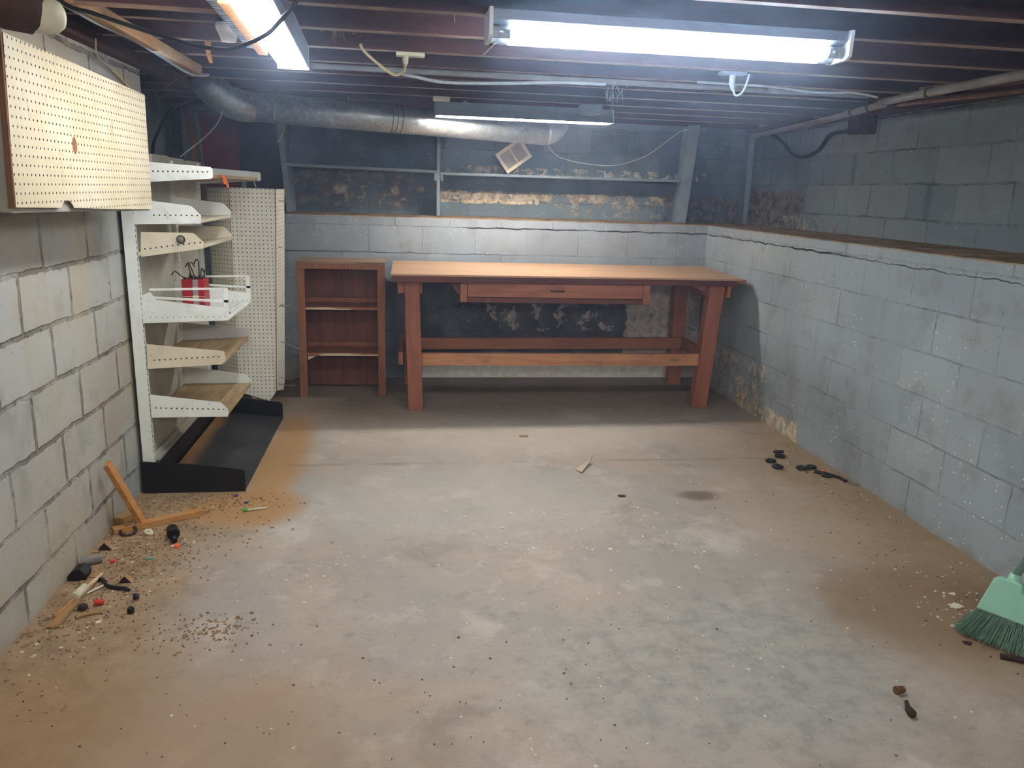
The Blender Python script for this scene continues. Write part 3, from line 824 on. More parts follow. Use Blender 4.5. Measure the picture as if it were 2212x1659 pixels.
# small things on the shelving
o = obj('hanging_tag', MB().prism([(-.853, 1.505), (-.850, 1.505), (-.838, 1.487), (-.836, 1.462), (-.839, 1.462), (-.841, 1.486)], 'y', 3.93, 3.99)
        .prism([(-.842, 1.478), (-.839, 1.462), (-.835, 1.447), (-.838, 1.447)], 'y', 3.985, 4.03), M['orange'], None, base=(-.845, 3.95, 1.46))
tag(o, 'bright orange plastic tag stuck to the front edge of the top shelf', 'tag')
t = thing('metal_knob', 'small round metal disc with dark ring on the third shelf bracket', 'magnet', (-.992, 3.70, 1.215))
mb = MB().cyl((-.992, 3.716, 1.216), (-.992, 3.700, 1.216), .0125, 18).cyl((-.992, 3.701, 1.216), (-.992, 3.694, 1.216), .006, 10); obj('cap', mb, M['chrome'], t, .001)  # round metal knob with a dark ring, no magnet
obj('ring', MB().torus((-.992, 3.712, 1.214), .0165, .0028, 22, 8, (0, 1, 0)), M['black_rubber'], t)
t = thing('hook_box', 'red printed box full of metal pegboard hooks on the basket shelf', 'box', (-1.0, 3.98, .855))
mb = MB()
mb.box(-1.062, -.962, 3.93, 4.03, .853, 1.008)
mb.box(-.962, -.958, 3.928, 4.032, .853, 1.005)
obj('carton', mb, M['red_tin'], t, .002)
mb = MB().box(-1.010, -.986, 3.9285, 3.9315, .853, 1.009)
obj('silver_band', mb, M['silver_tape'], t)
mb = MB()
for z in (.88, .925, .965): mb.box(-1.064, -.956, 3.9275, 3.9295, z, z + .0025).box(-1.012, -.984, 3.926, 3.9275, z - .004, z + .006)
obj('tape_line', mb, M['chip_white'], t)
mb = MB()
for (x, y, hx, hz, dx) in ((-1.02, 3.97, -.02, .07, .03), (-1.005, 3.99, -.04, .065, -.02), (-.985, 3.965, .0, .085, -.022), (-.99, 4.0, .01, .04, .012), (-1.04, 3.98, -.07, .025, -.03), (-.972, 3.99, .01, .035, .01)):
    top = 1.008 + hz
    mb.tube([(x, y, .99), (x + hx * .4, y, 1.0 + hz * .6), (x + hx * .7, y, top), (x + hx * .7 + dx * .5, y, top + .008), (x + hx * .7 + dx, y, top - .012)], .003, 6, 4)
for i in range(14):
    x = random.uniform(-1.05, -.965); y = random.uniform(3.94, 4.02)
    mb.cyl((x, y, .985), (x + random.uniform(-.02, .02), y + random.uniform(-.01, .01), 1.015 + random.uniform(0, .02)), .003, 6)
obj('wire_hooks', mb, M['dark_wire'], t, label='bundle of grey steel hooks')
o = obj('wire_hook', MB().tube([(-.955, 3.90, .858), (-.93, 3.89, .872), (-.905, 3.90, .857), (-.88, 3.89, .873), (-.862, 3.90, .868), (-.852, 3.90, .856)], .0022, 6, 5), M['dark_wire'], None, base=(-.9, 3.9, .86))
tag(o, 'bent dark wire hook lying beside the red box on basket shelf', 'hook')
o = obj('wire_hook', MB().tube([(-.865, 3.84, .855), (-.845, 3.84, .868), (-.828, 3.85, .862), (-.826, 3.86, .852)], .0022, 6, 5), M['dark_wire'], None, base=(-.85, 3.84, .855))
tag(o, 'short curled wire hook nearest the front of the basket shelf', 'hook')

# three-faced pegboard display next to the shelving
pd = thing('pegboard_display', 'tall white folded pegboard panel with wire hooks behind the metal shelving', 'pegboard', (-.95, 5.1, 0))
def pegpanel(name, pts, mat, th=.005, nrm=(0, -1, 0), label=None):
    """pts: list of (x,y,z) outline in the panel plane; uv metres along the ground direction"""
    a = Vector(pts[0]); d = Vector((pts[1][0] - pts[0][0], pts[1][1] - pts[0][1], 0)).normalized()
    mb = MB(); off = Vector(nrm) * th
    front = [Vector(p) for p in pts]
    uvs = [((p - a).dot(d), p.z) for p in front]
    mb.face(front, 0, uvs); mb.face([p - off for p in front][::-1], 1)
    n = len(front)
    for i in range(n):
        p, q = front[i], front[(i + 1) % n]; mb.face([p, p - off, q - off, q], 1)
    return obj(name, mb, [mat, M['peg_edge']], pd, label=label)
pegpanel('side_panel', [(-1.19, 5.10, .22), (-1.042, 5.0, .165), (-1.042, 5.0, 1.44), (-1.19, 5.10, 1.438)], M['peg_cream2'], nrm=(-.647, -.763, 0))
pegpanel('front_panel', [(-1.042, 5.0, .165), (-.856, 5.0, .104), (-.812, 5.0, .169), (-.764, 5.0, 1.44), (-1.038, 5.0, 1.44)], M['peg_white'])
pegpanel('side_panel', [(-.8104, 5.002, .172), (-.813, 5.31, .10), (-.8112, 5.36, .15), (-.764, 5.35, 1.44), (-.764, 5.002, 1.44)], M['peg_white'], nrm=(.99, -.02, 0))
obj('edge_strip', MB().beam((-.811, 4.996, .17), (-.765, 4.996, 1.44), .004, .004, (0, 1, 0)), M['peg_edge'], pd)
obj('foot', MB().box(-1.0, -.93, 4.97, 5.2, .0, .03).box(-.975, -.955, 5.05, 5.08, .03, .3), M['white_metal'], pd)
obj('hanger', MB().cyl((-.955, 5.02, 1.43), (-.95, 5.02, 1.50), .014, 12).cyl((-.88, 5.02, 1.43), (-.90, 5.02, 1.49), .005, 8), M['galv'], pd)
for (z, ln, dz, hx) in ((1.37, .14, .0, .0), (1.10, .05, -.02, .0), (.705, .13, .02, 0), (.712, .10, .0, 0), (.47, .16, -.05, 0), (.24, .13, -.01, 0), (.205, .14, -.01, 0)):
    y = 5.12 + random.uniform(-.05, .12)
    x = -.79 - (1.44 - z) * .038
    mb = MB().box(x - .001, x + .004, y - .012, y + .012, z - .018, z + .018)
    mb.tube([(x + .003, y, z), (x + ln * .6, y - .02, z - .004 + dz * .5), (x + ln * .9, y - .03, z + dz), (x + ln, y - .035, z + dz + .008)], .003, 6, 4)
    o = obj('peg_hook', mb, M['chrome'], pd, label=None)

# ------------------------------------------------------------------ wall cabinet with pegboard door
cb = thing('wall_cabinet', 'wall-hung cabinet with cream stained pegboard front, upper left', 'cabinet', (-1.15, 2.95, 1.36))
XC = -1.05
mb = MB().prism([(2.335, 1.372), (3.515, 1.345), (3.53, 1.80), (2.36, 1.83)], 'x', XL + .001, XC - .008)
obj('case', mb, M['grey_lip'], cb, .002)
mb = MB().prism([(2.322, 1.384), (2.330, 1.384), (2.366, 1.845), (2.358, 1.845)], 'x', XC - .012, XC + .004)
obj('edge_trim', mb, M['peg_edge'], cb)
# front sheet with a broken-out notch in its lower edge
def P3(y, z): return (XC + .004, y, z)
y0, y1 = 2.327, 3.518
out = [(y0, 1.387), (2.62, 1.379), (2.635, 1.392), (2.66, 1.400), (2.69, 1.398), (2.71, 1.384), (2.715, 1.376), (3.1, 1.362), (3.518, 1.351), (3.533, 1.807), (2.95, 1.824), (2.372, 1.838)]
mb = MB(); mb.face([P3(*p) for p in out], 0, [(p[0] - 2.33, p[1] - 1.36) for p in out])
fr_ = [P3(*p) for p in out]; bk_ = [(p[0] - .006, p[1], p[2]) for p in fr_]
mb.face(bk_[::-1], 1)
for i in range(len(out)):
    j = (i + 1) % len(out); mb.face([fr_[i], bk_[i], bk_[j], fr_[j]], 1)
obj('pegboard_door', mb, [M['peg_cab'], M['peg_edge']], cb, label='cream pegboard front with torn hole and chipped lower edge')

# ------------------------------------------------------------------ light fixtures
mf = thing('fluorescent_fixture', 'long two-tube fluorescent light, brightest, hanging across the middle of the ceiling', 'light fixture', (.88, 2.72, 2.0))
mb = MB().prism([(2.655, 2.036), (2.785, 2.036), (2.785, 2.005), (2.76, 1.992), (2.68, 1.992), (2.655, 2.005)], 'x', .285, 1.50)
obj('housing', mb, M['fix_blue'], mf, .002)
for x in (.272, 1.500):
    mb = MB().prism(rc([(2.64, 2.038), (2.80, 2.038), (2.80, 1.955), (2.775, 1.944), (2.665, 1.944), (2.64, 1.955)], .01, (3, 4)), 'x', x, x + .013)
    obj('end_plate', mb, M['fix_white'], mf, .001)
for y, z in ((2.685, 1.972), (2.752, 1.964)):
    tb = obj('tube', MB().cyl((.345, y, z), (1.445, y, z), .019, 20), M['tube_main'], mf, label='glowing white fluorescent tube')
    obj('end_cap', MB().cyl((.286, y, z), (.345, y, z), .0192, 20), M['ferrule'], tb)
    obj('end_cap', MB().cyl((1.445, y, z), (1.499, y, z), .0192, 20), M['ferrule'], tb)
obj('pull_string', MB().cyl((.305, 2.70, 1.945), (.27, 2.78, 1.915), .0015, 6), M['white_cord'], mf)

lf = thing('fluorescent_fixture', 'white two-tube fluorescent strip light pointing away from viewer, upper left', 'light fixture', (-.43, 2.95, 2.0))
def lx(y, o): return -.343 - .049 * (y - 2.33) / 1.26 + o      # right edge of the housing
mb = MB()
ya, yb = 2.30, 3.58
mb.hexa([(lx(ya, -.135), ya, 1.985), (lx(ya, 0), ya, 1.985), (lx(yb, 0), yb, 1.985), (lx(yb, -.13), yb, 1.985),
         (lx(ya, -.135), ya, 2.041), (lx(ya, 0), ya, 2.041), (lx(yb, 0), yb, 2.041), (lx(yb, -.13), yb, 2.041)])
mb.hexa([(lx(ya, -.01), ya, 1.955), (lx(ya, 0.0), ya, 1.950), (lx(yb, 0), yb, 1.950), (lx(yb, -.01), yb, 1.955),
         (lx(ya, -.025), ya, 1.985), (lx(ya, 0), ya, 1.985), (lx(yb, 0), yb, 1.985), (lx(yb, -.025), yb, 1.985)])
obj('housing', mb, M['fix_grey'], lf, .002)
mb = MB().box(lx(yb, -.13), lx(yb, .0), yb, yb + .012, 1.942, 2.038); obj('end_plate', mb, M['fix_white'], lf, .001)
mb = MB().box(lx(ya, -.135), lx(ya, .0), ya - .012, ya, 1.942, 2.038); obj('end_plate', mb, M['fix_white'], lf, .001)
for off in (-.108, -.048):
    tb = obj('tube', MB().rings([(lx(ya + .02, off), ya + .02, 1.966), (lx(yb - .035, off), yb - .035, 1.966), (lx(yb - .02, off), yb - .02, 1.966), (lx(yb - .012, off), yb - .012, 1.966)], [.0185, .0185, .014, .006], 18), M['tube_left'], lf, label='glowing white fluorescent tube')
    obj('socket', MB().box(lx(yb, off) - .012, lx(yb, off) + .012, yb - .012, yb, 1.955, 1.985), M['fix_white'], lf)

rf = thing('fluorescent_fixture', 'grey hooded fluorescent light near the back wall, lit only beneath', 'light fixture', (.83, 5.44, 2.0))
mb = MB()
mb.prism([(5.385, 1.988), (5.39, 2.030), (5.50, 2.030), (5.505, 1.988)], 'x', .218, 1.406)
mb.prism([(5.350, 1.940), (5.385, 1.990), (5.389, 1.990), (5.354, 1.939)], 'x', .218, 1.406)
mb.prism([(5.540, 1.940), (5.505, 1.990), (5.501, 1.990), (5.536, 1.939)], 'x', .218, 1.406)
obj('hood', mb, M['fix_grey'], rf, .001)
for x in (.210, 1.406):
    obj('end_plate', MB().prism([(5.348, 1.939), (5.385, 2.032), (5.505, 2.032), (5.542, 1.939)], 'x', x, x + .008), M['fix_grey'], rf, .001)
for y in (5.415, 5.478):
    obj('tube', MB().cyl((.24, y, 1.965), (1.39, y, 1.965), .019, 18), M['tube_rear'], rf, label='warm lit fluorescent tube')
for x in (.4, 1.2): obj('hanger', MB().box(x, x + .02, 5.39, 5.5, 2.03, 2.041), M['fix_grey'], rf)

# wooden strip and corrugated plastic beside the left fixture
mb = MB().beam((-.505, 2.49, 1.975), (-.548, 3.40, 1.975), .035, .02); o = obj('furring_strip', mb, M['pine'], None, .002, base=(-.53, 2.95, 1.97))
tag(o, 'narrow yellow pine strip beside the left fluorescent light', 'board')
mb = MB()
for i in range(30):
    y = 2.48 + i * .031; x = -.535 - (y - 2.48) * .045
    mb.prism([(x, y), (x - .030, y + .006), (x - .034, y + .012), (x, y + .022)], 'z', 1.988, 1.991)
mb.hexa([(-.515, 2.46, 1.988), (-.535, 2.46, 1.988), (-.578, 3.42, 1.988), (-.558, 3.42, 1.988), (-.515, 2.46, 1.991), (-.535, 2.46, 1.991), (-.578, 3.42, 1.991), (-.558, 3.42, 1.991)])
o = obj('corrugated_strip', mb, M['clear_strip'], None, base=(-.55, 2.95, 1.988))
tag(o, 'pale blue toothed plastic strip edging the pine strip by the left light', 'plastic strip')
# dark board hung across the near end of the left fixture
o = obj('hanging_board', MB().box(-1.1, -.405, 2.765, 2.778, 1.990, 2.039), M['joist'], None, .001, base=(-.8, 2.77, 2.0))
tag(o, 'short dark board nailed under the joist crossing the left light', 'board')
t = thing('lamp_holder', 'round white ceramic lamp holder left of the left fluorescent light', 'lamp holder', (-.64, 3.215, 2.04))
obj('base', MB().rings([(-.64, 3.215, 2.0405), (-.64, 3.215, 2.02), (-.64, 3.215, 2.0), (-.64, 3.215, 1.978)], [.045, .043, .033, .026], 20), M['fix_white'], t)

# ------------------------------------------------------------------ duct
D = .09
L0 = Vector((-.973, 5.3, 1.935)); L1 = Vector((1.085, 5.95, 1.902))
dirv = (L1 - L0).normalized()
dt = thing('metal_duct', 'round galvanised steel duct with elbow crossing below the rear joists', 'duct', (0, 5.2, 1.9))
mb = MB().rings([L0, L0.lerp(L1, .5), L1 - dirv * .05], [D] * 3, 32)
obj('pipe', mb, M['galv'], dt)
e = [L1 - dirv * .05]
c0 = L1 - dirv * .05
for i in range(1, 7):
    a = i / 6 * PI / 2.2
    e.append(c0 + dirv * .11 * math.sin(a) + Vector((0, 0, 1)) * .11 * (1 - math.cos(a)))
obj('end_elbow', MB().rings(e, [D + .001] * len(e), 32), M['galv'], dt)
# left elbow: three gores turning up
g0 = L0; g = [g0 + dirv * .05, g0 - dirv * .02]
u1 = Vector((-.62, -.35, .36)).normalized(); u2 = Vector((-.40, -.5, .55)).normalized()
g.append(g0 - dirv * .05 + u1 * .03); g.append(g[-1] + u1 * .11); g.append(g[-1] + u1 * .02 + u2 * .03); g.append(g[-1] + u2 * .07)
obj('elbow', MB().rings(g, [D + .002, D + .006, D + .008, D + .006, D + .004, D + .002], 32), M['galv'], dt, label='segmented elbow turning up into the joists')
def band(p, r=.0035, w=1):
    return MB().torus(p, D + .002, r, 40, 8, dirv)
obj('seam_ring', band(L0 + dirv * .02), M['galv'], dt); obj('seam_ring', band(L0 + dirv * .16), M['galv'], dt)
pj = L0.lerp(L1, .44)
for k in (-.02, .012, .05): obj('joint_band', band(pj + dirv * k, .004), M['grey_pipe'], dt)
obj('strap', MB().box(-.35, -.346, 5.40, 5.415, 1.93, 2.036), M['grey_pipe'], dt)

# ------------------------------------------------------------------ pipes, cables, outlets at the ceiling
def cable(name, pts, r, mat, label, cat='cable', seg=8, sub=7):
    o = obj(name, MB().tube(pts, r, seg, sub), mat, None, base=pts[0]); return tag(o, label, cat)
t = thing('conduit', 'long dusty white conduit running across the ceiling joists mid-room', 'conduit', (1, 4, 2.02))
obj('pipe', MB().cyl((-.42, 4.02, 2.020), (2.43, 4.03, 2.020), .0135, 12), M['pvc'], t)
obj('coupling', MB().cyl((1.86, 4.02, 2.020), (1.93, 4.02, 2.020), .0165, 12), M['pvc'], t)
t = thing('drain_pipe', 'dusty pipe running along the right ceiling edge then down the back corner', 'pipe', (2.9, 6.45, ZL))
obj('pipe', MB().rings(smooth_path([(2.42, 2.6, 1.985), (2.46, 3.3, 1.99), (2.52, 4.06, 1.995)], 4), .02, 12), M['pvc'], t)
obj('pipe', MB().rings(smooth_path([(2.52, 4.02, 1.984), (2.72, 5.1, 1.982), (2.9, 6.42, 1.982)], 4), .019, 12), M['grey_pipe'], t)
obj('elbow', MB().rings(smooth_path([(2.895, 6.38, 1.982), (2.90, 6.44, 1.978), (2.905, 6.46, 1.93)], 5), .023, 12), M['grey_pipe'], t)
obj('down_pipe', MB().cyl((2.905, 6.46, 1.95), (2.92, 6.47, ZL), .022, 14), M['grey_paint'], t)
for p in ((2.55, 4.2, 1.99), (2.60, 4.45, 1.99), (2.48, 3.6, 1.992)):
    obj('clamp', MB().torus(p, .023, .006, 16, 6, (.15, .98, 0)), M['dark_wire'], t)
o = obj('wood_batten', MB().beam((2.565, 3.78, 2.021), (2.725, 3.10, 2.021), .055, .035), M['stud'], None, .003, base=(2.58, 3.4, 2.0))
tag(o, 'short brown wooden batten above the pipe at the right ceiling edge', 'board')
o = obj('wood_batten', MB().beam((2.56, 3.95, 1.975), (2.72, 3.25, 1.975), .03, .02), M['stud'], None, .003, base=(2.62, 3.6, 1.96))
tag(o, 'thin brown lath under the right ceiling pipe', 'board')
cable('conduit_cable', [(1.45, 3.93, 2.028), (1.8, 3.93, 2.026), (2.1, 3.95, 2.012), (2.3, 3.96, 2.022), (2.46, 3.99, 2.01)], .006, M['white_cord'], 'thin white cable lying along the right end of the conduit')
cable('sagging_cable', [(.0, 3.99, 2.0), (.05, 3.93, 1.985), (.2, 3.9, 1.962), (.45, 3.9, 1.970), (.75, 3.96, 1.995), (1.0, 4.0, 2.004)], .0075, M['white_cord'], 'white cable sagging just below the conduit, centre of ceiling')
cable('black_loop_cable', [(2.90, 6.2, 2.0), (2.93, 6.0, 1.93), (2.935, 5.8, 1.82), (2.935, 5.6, 1.79), (2.935, 5.4, 1.83), (2.935, 5.28, 1.92), (2.94, 5.1, 1.935), (2.93, 4.85, 1.95), (2.9, 4.7, 2.0)], .014, M['black_rubber'], 'thick black cable looping down on the right upper wall')
o = obj('junction_block', MB().box(2.85, 2.97, 4.78, 4.92, 1.90, 2.003), M['brown_dark'], None, .004, base=(2.9, 4.85, 1.9))
tag(o, 'dark block under the right beam where the black cable loops', 'block')
t = thing('ceiling_outlet', 'cream outlet strip with plugged-in cord under the joists, left of centre', 'outlet', (.03, 3.6, 2.03), 'joist outlets')
obj('plate', MB().box(-.028, .095, 3.585, 3.635, 2.022, 2.038), M['cream_pl'], t, .003)
obj('plug', MB().rings([(.012, 3.60, 2.022), (.012, 3.60, 1.995), (.010, 3.59, 1.98)], [.014, .012, .006], 12), M['cream_pl'], t)
obj('cord', MB().tube([(.010, 3.59, 1.985), (.005, 3.55, 1.955), (-.03, 3.48, 1.928), (-.075, 3.44, 1.945), (-.15, 3.42, 2.0), (-.17, 3.42, 2.03)], .006, 8, 6), M['cream_cord'], t)
t = thing('ceiling_outlet', 'pale outlet with hanging white plug under the joists, right of centre', 'outlet', (1.5, 3.62, 2.03), 'joist outlets')
obj('plate', MB().box(1.44, 1.56, 3.595, 3.645, 2.022, 2.038), M['fix_grey'], t, .003)
obj('plug', MB().rings([(1.50, 3.62, 2.022), (1.50, 3.62, 1.985), (1.505, 3.61, 1.955)], [.015, .014, .006], 12), M['fix_white'], t)
obj('cord', MB().tube([(1.505, 3.61, 1.96), (1.52, 3.61, 1.935), (1.55, 3.61, 1.95), (1.57, 3.61, 2.0), (1.575, 3.61, 2.03)], .005, 8, 6), M['fix_white'], t)
o = obj('outlet_box', MB().box(.19, .295, 5.17, 5.23, 2.012, 2.038), M['cream_pl'], None, .003, base=(.24, 5.2, 2.02))
tag(o, 'small pale outlet plate just left of the rear hooded light', 'outlet')
o = obj('outlet_box', MB().box(1.155, 1.30, 5.24, 5.32, 1.985, 2.038).box(1.155, 1.26, 5.23, 5.24, 1.968, 2.0), M['fix_grey'], None, .003, base=(1.22, 5.3, 2.0))
tag(o, 'grey junction box above the right end of the rear hooded light', 'junction box')
cable('power_cord', [(-1.0, 2.25, 2.03), (-.85, 2.25, 1.90), (-.776, 2.25, 1.876), (-.667, 2.25, 1.846), (-.557, 2.25, 1.818), (-.48, 2.25, 1.808), (-.435, 2.25, 1.812), (-.36, 2.25, 1.845), (-.32, 2.25, 1.880), (-.262, 2.25, 1.95), (-.22, 2.25, 2.035)], .0055, M['black_rubber'], 'black power cord sagging in front of the left fluorescent light')
cable('grey_cable', [(-1.06, 2.4, 2.02), (-1.055, 2.79, 2.002), (-1.055, 2.93, 2.0), (-1.055, 3.09, 1.998), (-1.055, 3.5, 2.008), (-1.055, 3.88, 2.002), (-1.055, 4.26, 1.992), (-1.05, 4.5, 2.010), (-1.04, 4.64, 2.03)], .009, M['white_cord'], 'silver-grey cable running along the top of the left wall')
cable('loose_wire', [(-1.19, 3.46, 2.0), (-1.22, 3.55, 1.95), (-1.235, 3.72, 1.93), (-1.24, 3.85, 1.91), (-1.24, 4.0, 1.87), (-1.235, 4.19, 1.855), (-1.24, 4.1, 1.866), (-1.25, 3.9, 1.90), (-1.252, 3.78, 1.93)], .0028, M['cream_cord'], 'thin bent wire hanging on the left wall above the cabinet', 'wire')
cable('recess_cable', [(-1.5, 6.165, 2.04), (-1.5, 5.60, 1.91), (-1.5, 5.206, 1.713), (-1.5, 5.128, 1.588), (-1.5, 5.1, 1.4), (-1.5, 5.1, 1.1)], .010, M['black_rubber'], 'dark dusty cable drooping in the recess above the shelving')
cable('recess_wire', [(-1.08, 5.2, 1.93), (-1.12, 5.2, 1.83), (-1.2, 5.2, 1.74), (-1.3, 5.2, 1.66), (-1.36, 5.2, 1.61)], .0035, M['white_cord'], 'thin pale wire curving down below the duct elbow', 'wire')
cable('hanging_wire', [(-.833, 5.95, 1.90), (-.84, 5.95, 1.84), (-.862, 5.95, 1.79), (-.888, 5.95, 1.755)], .005, M['white_cord'], 'short pale wire end hanging beneath the duct left of ledge shelf', 'wire')
cable('white_string', [(1.09, 6.03, 1.815), (1.21, 6.25, 1.752), (1.37, 6.25, 1.712), (1.51, 6.25, 1.698), (1.65, 6.25, 1.696), (1.80, 6.25, 1.729), (1.96, 6.25, 1.80), (2.17, 6.25, 1.96), (2.27, 6.256, 2.0)], .0026, M['chip_white'], 'thin white string swagged across the right bay of ledge shelf', 'string')
# insulated duct stub in the top-left corner
t = thing('insulated_pipe', 'dark fuzzy insulated pipe with white end collar in the top left corner', 'pipe', (-.85, 2.0, 1.85))
mb = MB().rings([(-1.02, 1.82, 1.90), (-.92, 1.93, 1.858), (-.855, 1.99, 1.838), (-.815, 2.02, 1.828)], [.05, .06, .058, .046], 24)
for v in mb.bm.verts: v.co += Vector([random.uniform(-.003, .003) for _ in range(3)])
obj('insulation', mb, M['fuzz'], t)
obj('strap', MB().torus((-.93, 1.955, 1.852), .062, .003, 28, 6, (.6, .7, 0)).cyl((-.93, 1.96, 1.91), (-.93, 1.98, 2.045), .003, 6), M['dark_wire'], t)
obj('collar', MB().rings([(-.835, 2.005, 1.832), (-.800, 2.035, 1.828), (-.782, 2.05, 1.826), (-.775, 2.056, 1.826)], [.046, .042, .034, .024], 24), M['cream_pl'], t)

# stud, brace and red board in the recess
o = obj('leaning_stud', MB().beam((-1.60, 6.42, 2.03), (-1.49, 6.30, 1.25), .045, .09, (0, 1, 0)), M['stud'], None, .003, base=(-1.5, 6.35, 1.25))
tag(o, 'brown wooden stud leaning in the dark recess left of the red board', 'stud')
o = obj('red_board', MB().prism([(-1.52, 1.26), (-1.02, 1.26), (-1.02, 1.45), (-1.12, 1.60), (-1.25, 1.60), (-1.26, 1.72), (-1.26, 1.98), (-1.56, 1.98)], 'y', 6.56, 6.575), M['red_panel'], None, base=(-1.3, 6.57, 1.26))
tag(o, 'dark red painted board on the back wall behind the shelving', 'board')
o = obj('navy_board', MB().box(-1.26, -.93, 6.50, 6.52, 1.27, 2.03), M['navy'], None, base=(-1.1, 6.5, 1.27)); tag(o, 'dark navy board beside the ledge shelf in the recess', 'board')
# curled shaving and twig
o = obj('curled_lath', MB().hexa and MB().prism([(-.81, 2.035), (-.785, 2.035), (-.79, 1.99), (-.782, 1.95), (-.795, 1.95), (-.806, 1.98)], 'y', 3.586, 3.592), M['pine'], None, base=(-.8, 3.59, 1.95))
tag(o, 'curled strip of tan wood hanging above the duct elbow', 'strip')
o = obj('twig', MB().tube([(-1.19, 4.6, 2.0), (-1.22, 4.6, 1.98), (-1.245, 4.6, 1.955), (-1.26, 4.6, 1.945)], [.005] * 19 if False else .0055, 6, 4), M['brown_mid'], None, base=(-1.2, 4.6, 1.95))
tag(o, 'broken brown twig hanging in the recess by the duct elbow', 'twig')
# cobwebs as thin strands
def web(name, c, n, spread, mat, label, r=.0009):
    mb = MB(); c = Vector(c)
    for i in range(n):
        a = c + Vector((random.gauss(0, spread), random.gauss(0, .02), random.uniform(0, .06)))
        b = a + Vector((random.gauss(0, spread * .6), random.gauss(0, .02), -random.uniform(.01, .07)))
        mb.tube([a, (a + b) / 2 + Vector((0, 0, -.012)), b], r, 4, 3)
    o = obj(name, mb, mat, None, base=tuple(c)); return tag(o, label, 'cobweb', kind='stuff')
web('cobweb', (-.25, 3.35, 2.07), 34, .045, M['web'], 'tan cobweb clump hanging from joists right of the left light')
web('cobweb', (1.02, 3.9, 1.95), 20, .03, M['webw'], 'pale cobweb strands below the bright centre light')
o = obj('nail', MB().cyl((.17, 2.80, 2.05), (.172, 2.79, 2.012), .002, 6), M['chrome'], None, base=(.17, 2.8, 2.03)); tag(o, 'bent nail sticking down from the joist near the bright light', 'nail')

# ------------------------------------------------------------------ floor debris
def stick(name, a, b, w, h, mat, label, cat='wood offcut', up=(0, 0, 1), grp=None):
    o = obj(name, MB().beam(a, b, w, h, up), mat, None, .0015, base=a); return tag(o, label, cat, grp)
stick('wood_offcut', (-1.226, 3.245, .014), (-.905, 3.43, .014), .04, .026, M['pine'], 'pine offcut lying flat on the floor before the black base')
stick('wood_offcut', (-1.13, 3.31, .026), (-1.215, 3.225, .325), .042, .022, M['pine'], 'pine offcut standing tilted against the left wall', up=(1, 0, 0))
stick('wood_offcut', (-1.235, 3.33, .02), (-1.19, 3.43, .02), .05, .03, M['pine2'], 'stubby brown block in the corner behind the tilted offcut')
stick('thin_plank', (-1.150, 2.885, .012), (-1.165, 2.50, .006), .036, .006, M['pine2'], 'long thin dusty slat lying beside the left wall')
stick('white_stick', (-1.10, 2.785, .006), (-1.172, 2.680, .006), .008, .006, M['chip_white'], 'narrow white stick crossing beside the long dusty slat')
stick('white_stick', (-1.132, 2.855, .016), (-1.152, 2.76, .012), .012, .006, M['raw'], 'short cream stick on top of the long dusty slat')
t = thing('paint_roller_stub', 'cream sleeve on a yellow stick resting on the dusty slat', 'stick', (-1.16, 2.66, .02))
obj('rod', MB().cyl((-1.155, 2.70, .018), (-1.185, 2.565, .009), .005, 8), M['pine'], t)
obj('sleeve', MB().cyl((-1.148, 2.735, .026), (-1.160, 2.67, .022), .016, 14), M['cream_pl'], t)
t = thing('pipe_nipple', 'short grey threaded pipe piece lying by the left wall', 'pipe piece', (-1.2, 2.97, .02))
obj('body', MB().rings([(-1.245, 2.955, .018), (-1.18, 2.985, .018)], [.018, .018], 16, False).rings([(-1.18, 2.985, .018), (-1.245, 2.955, .018)], [.014, .014], 16, False), M['grey_pipe'], t)
o = obj('black_chunk', MB().prism([(-1.25, .0), (-1.185, .0), (-1.18, .025), (-1.20, .048), (-1.225, .045), (-1.248, .02)], 'y', 2.83, 2.89), M['black_rubber'], None, .004, base=(-1.22, 2.86, 0))
tag(o, 'dark lump of rubber touching the left wall beside the slat', 'rubber chunk')
def tri(x, y, label, s=1.0, a=0.0):
    mb = MB()
    mb.prism([(x - .03 * s, 0), (x + .03 * s, 0), (x, .035 * s)], 'y', y, y + .03 * s)
    o = obj('wood_wedge', mb, M['pine2'], None, .001, base=(x, y, 0)); o.rotation_euler[2] = 0
    tag(o, label, 'wood wedge')
    o.data.materials.append(M['brown_dark'])
    for p in o.data.polygons:
        if p.normal.y < -.5: p.material_index = 1
tri(-1.205, 3.085, 'small triangular wood wedge at the left wall behind grey pipe piece', 1.0)
tri(-1.035, 2.80, 'small triangular wood wedge out on the dusty floor', .85)
t = thing('black_caster_cup', 'black plastic cup with stem lying in the sawdust', 'cap', (-.965, 3.19, .02))
obj('cup', MB().rings([(-.958, 3.165, .027), (-.978, 3.215, .027)], [.026, .025], 20), M['black_plastic'], t, .002)
obj('stem', MB().cyl((-.958, 3.165, .024), (-.945, 3.125, .014), .012, 12), M['black_plastic'], t)
def cap(name, x, y, r, h, mat, label, lay=False, cat='cap'):
    if lay: mb = MB().cyl((x - h / 2, y, r), (x + h / 2, y + .004, r), r, 14, r * .8)
    else: mb = MB().cyl((x, y, 0), (x, y, h), r, 14, r * .85)
    o = obj(name, mb, mat, None, .0015, base=(x, y, 0)); return tag(o, label, cat)
cap('orange_plug', -.928, 3.095, .011, .014, M['orange'], 'tiny orange plastic cap near the black cup')
cap('red_plug', -1.07, 2.645, .011, .03, M['red_pl'], 'red plastic cap lying among the debris by the dusty slat', True)
cap('red_plug', -1.135, 2.97, .008, .018, M['red_pl'], 'tiny red cap beside the grey pipe piece', True)
cap('dark_knob', -.955, 2.675, .012, .02, M['black_plastic'], 'small dark round knob farther from the red cap', True, 'knob')  # loose dark round knob, no threaded nut
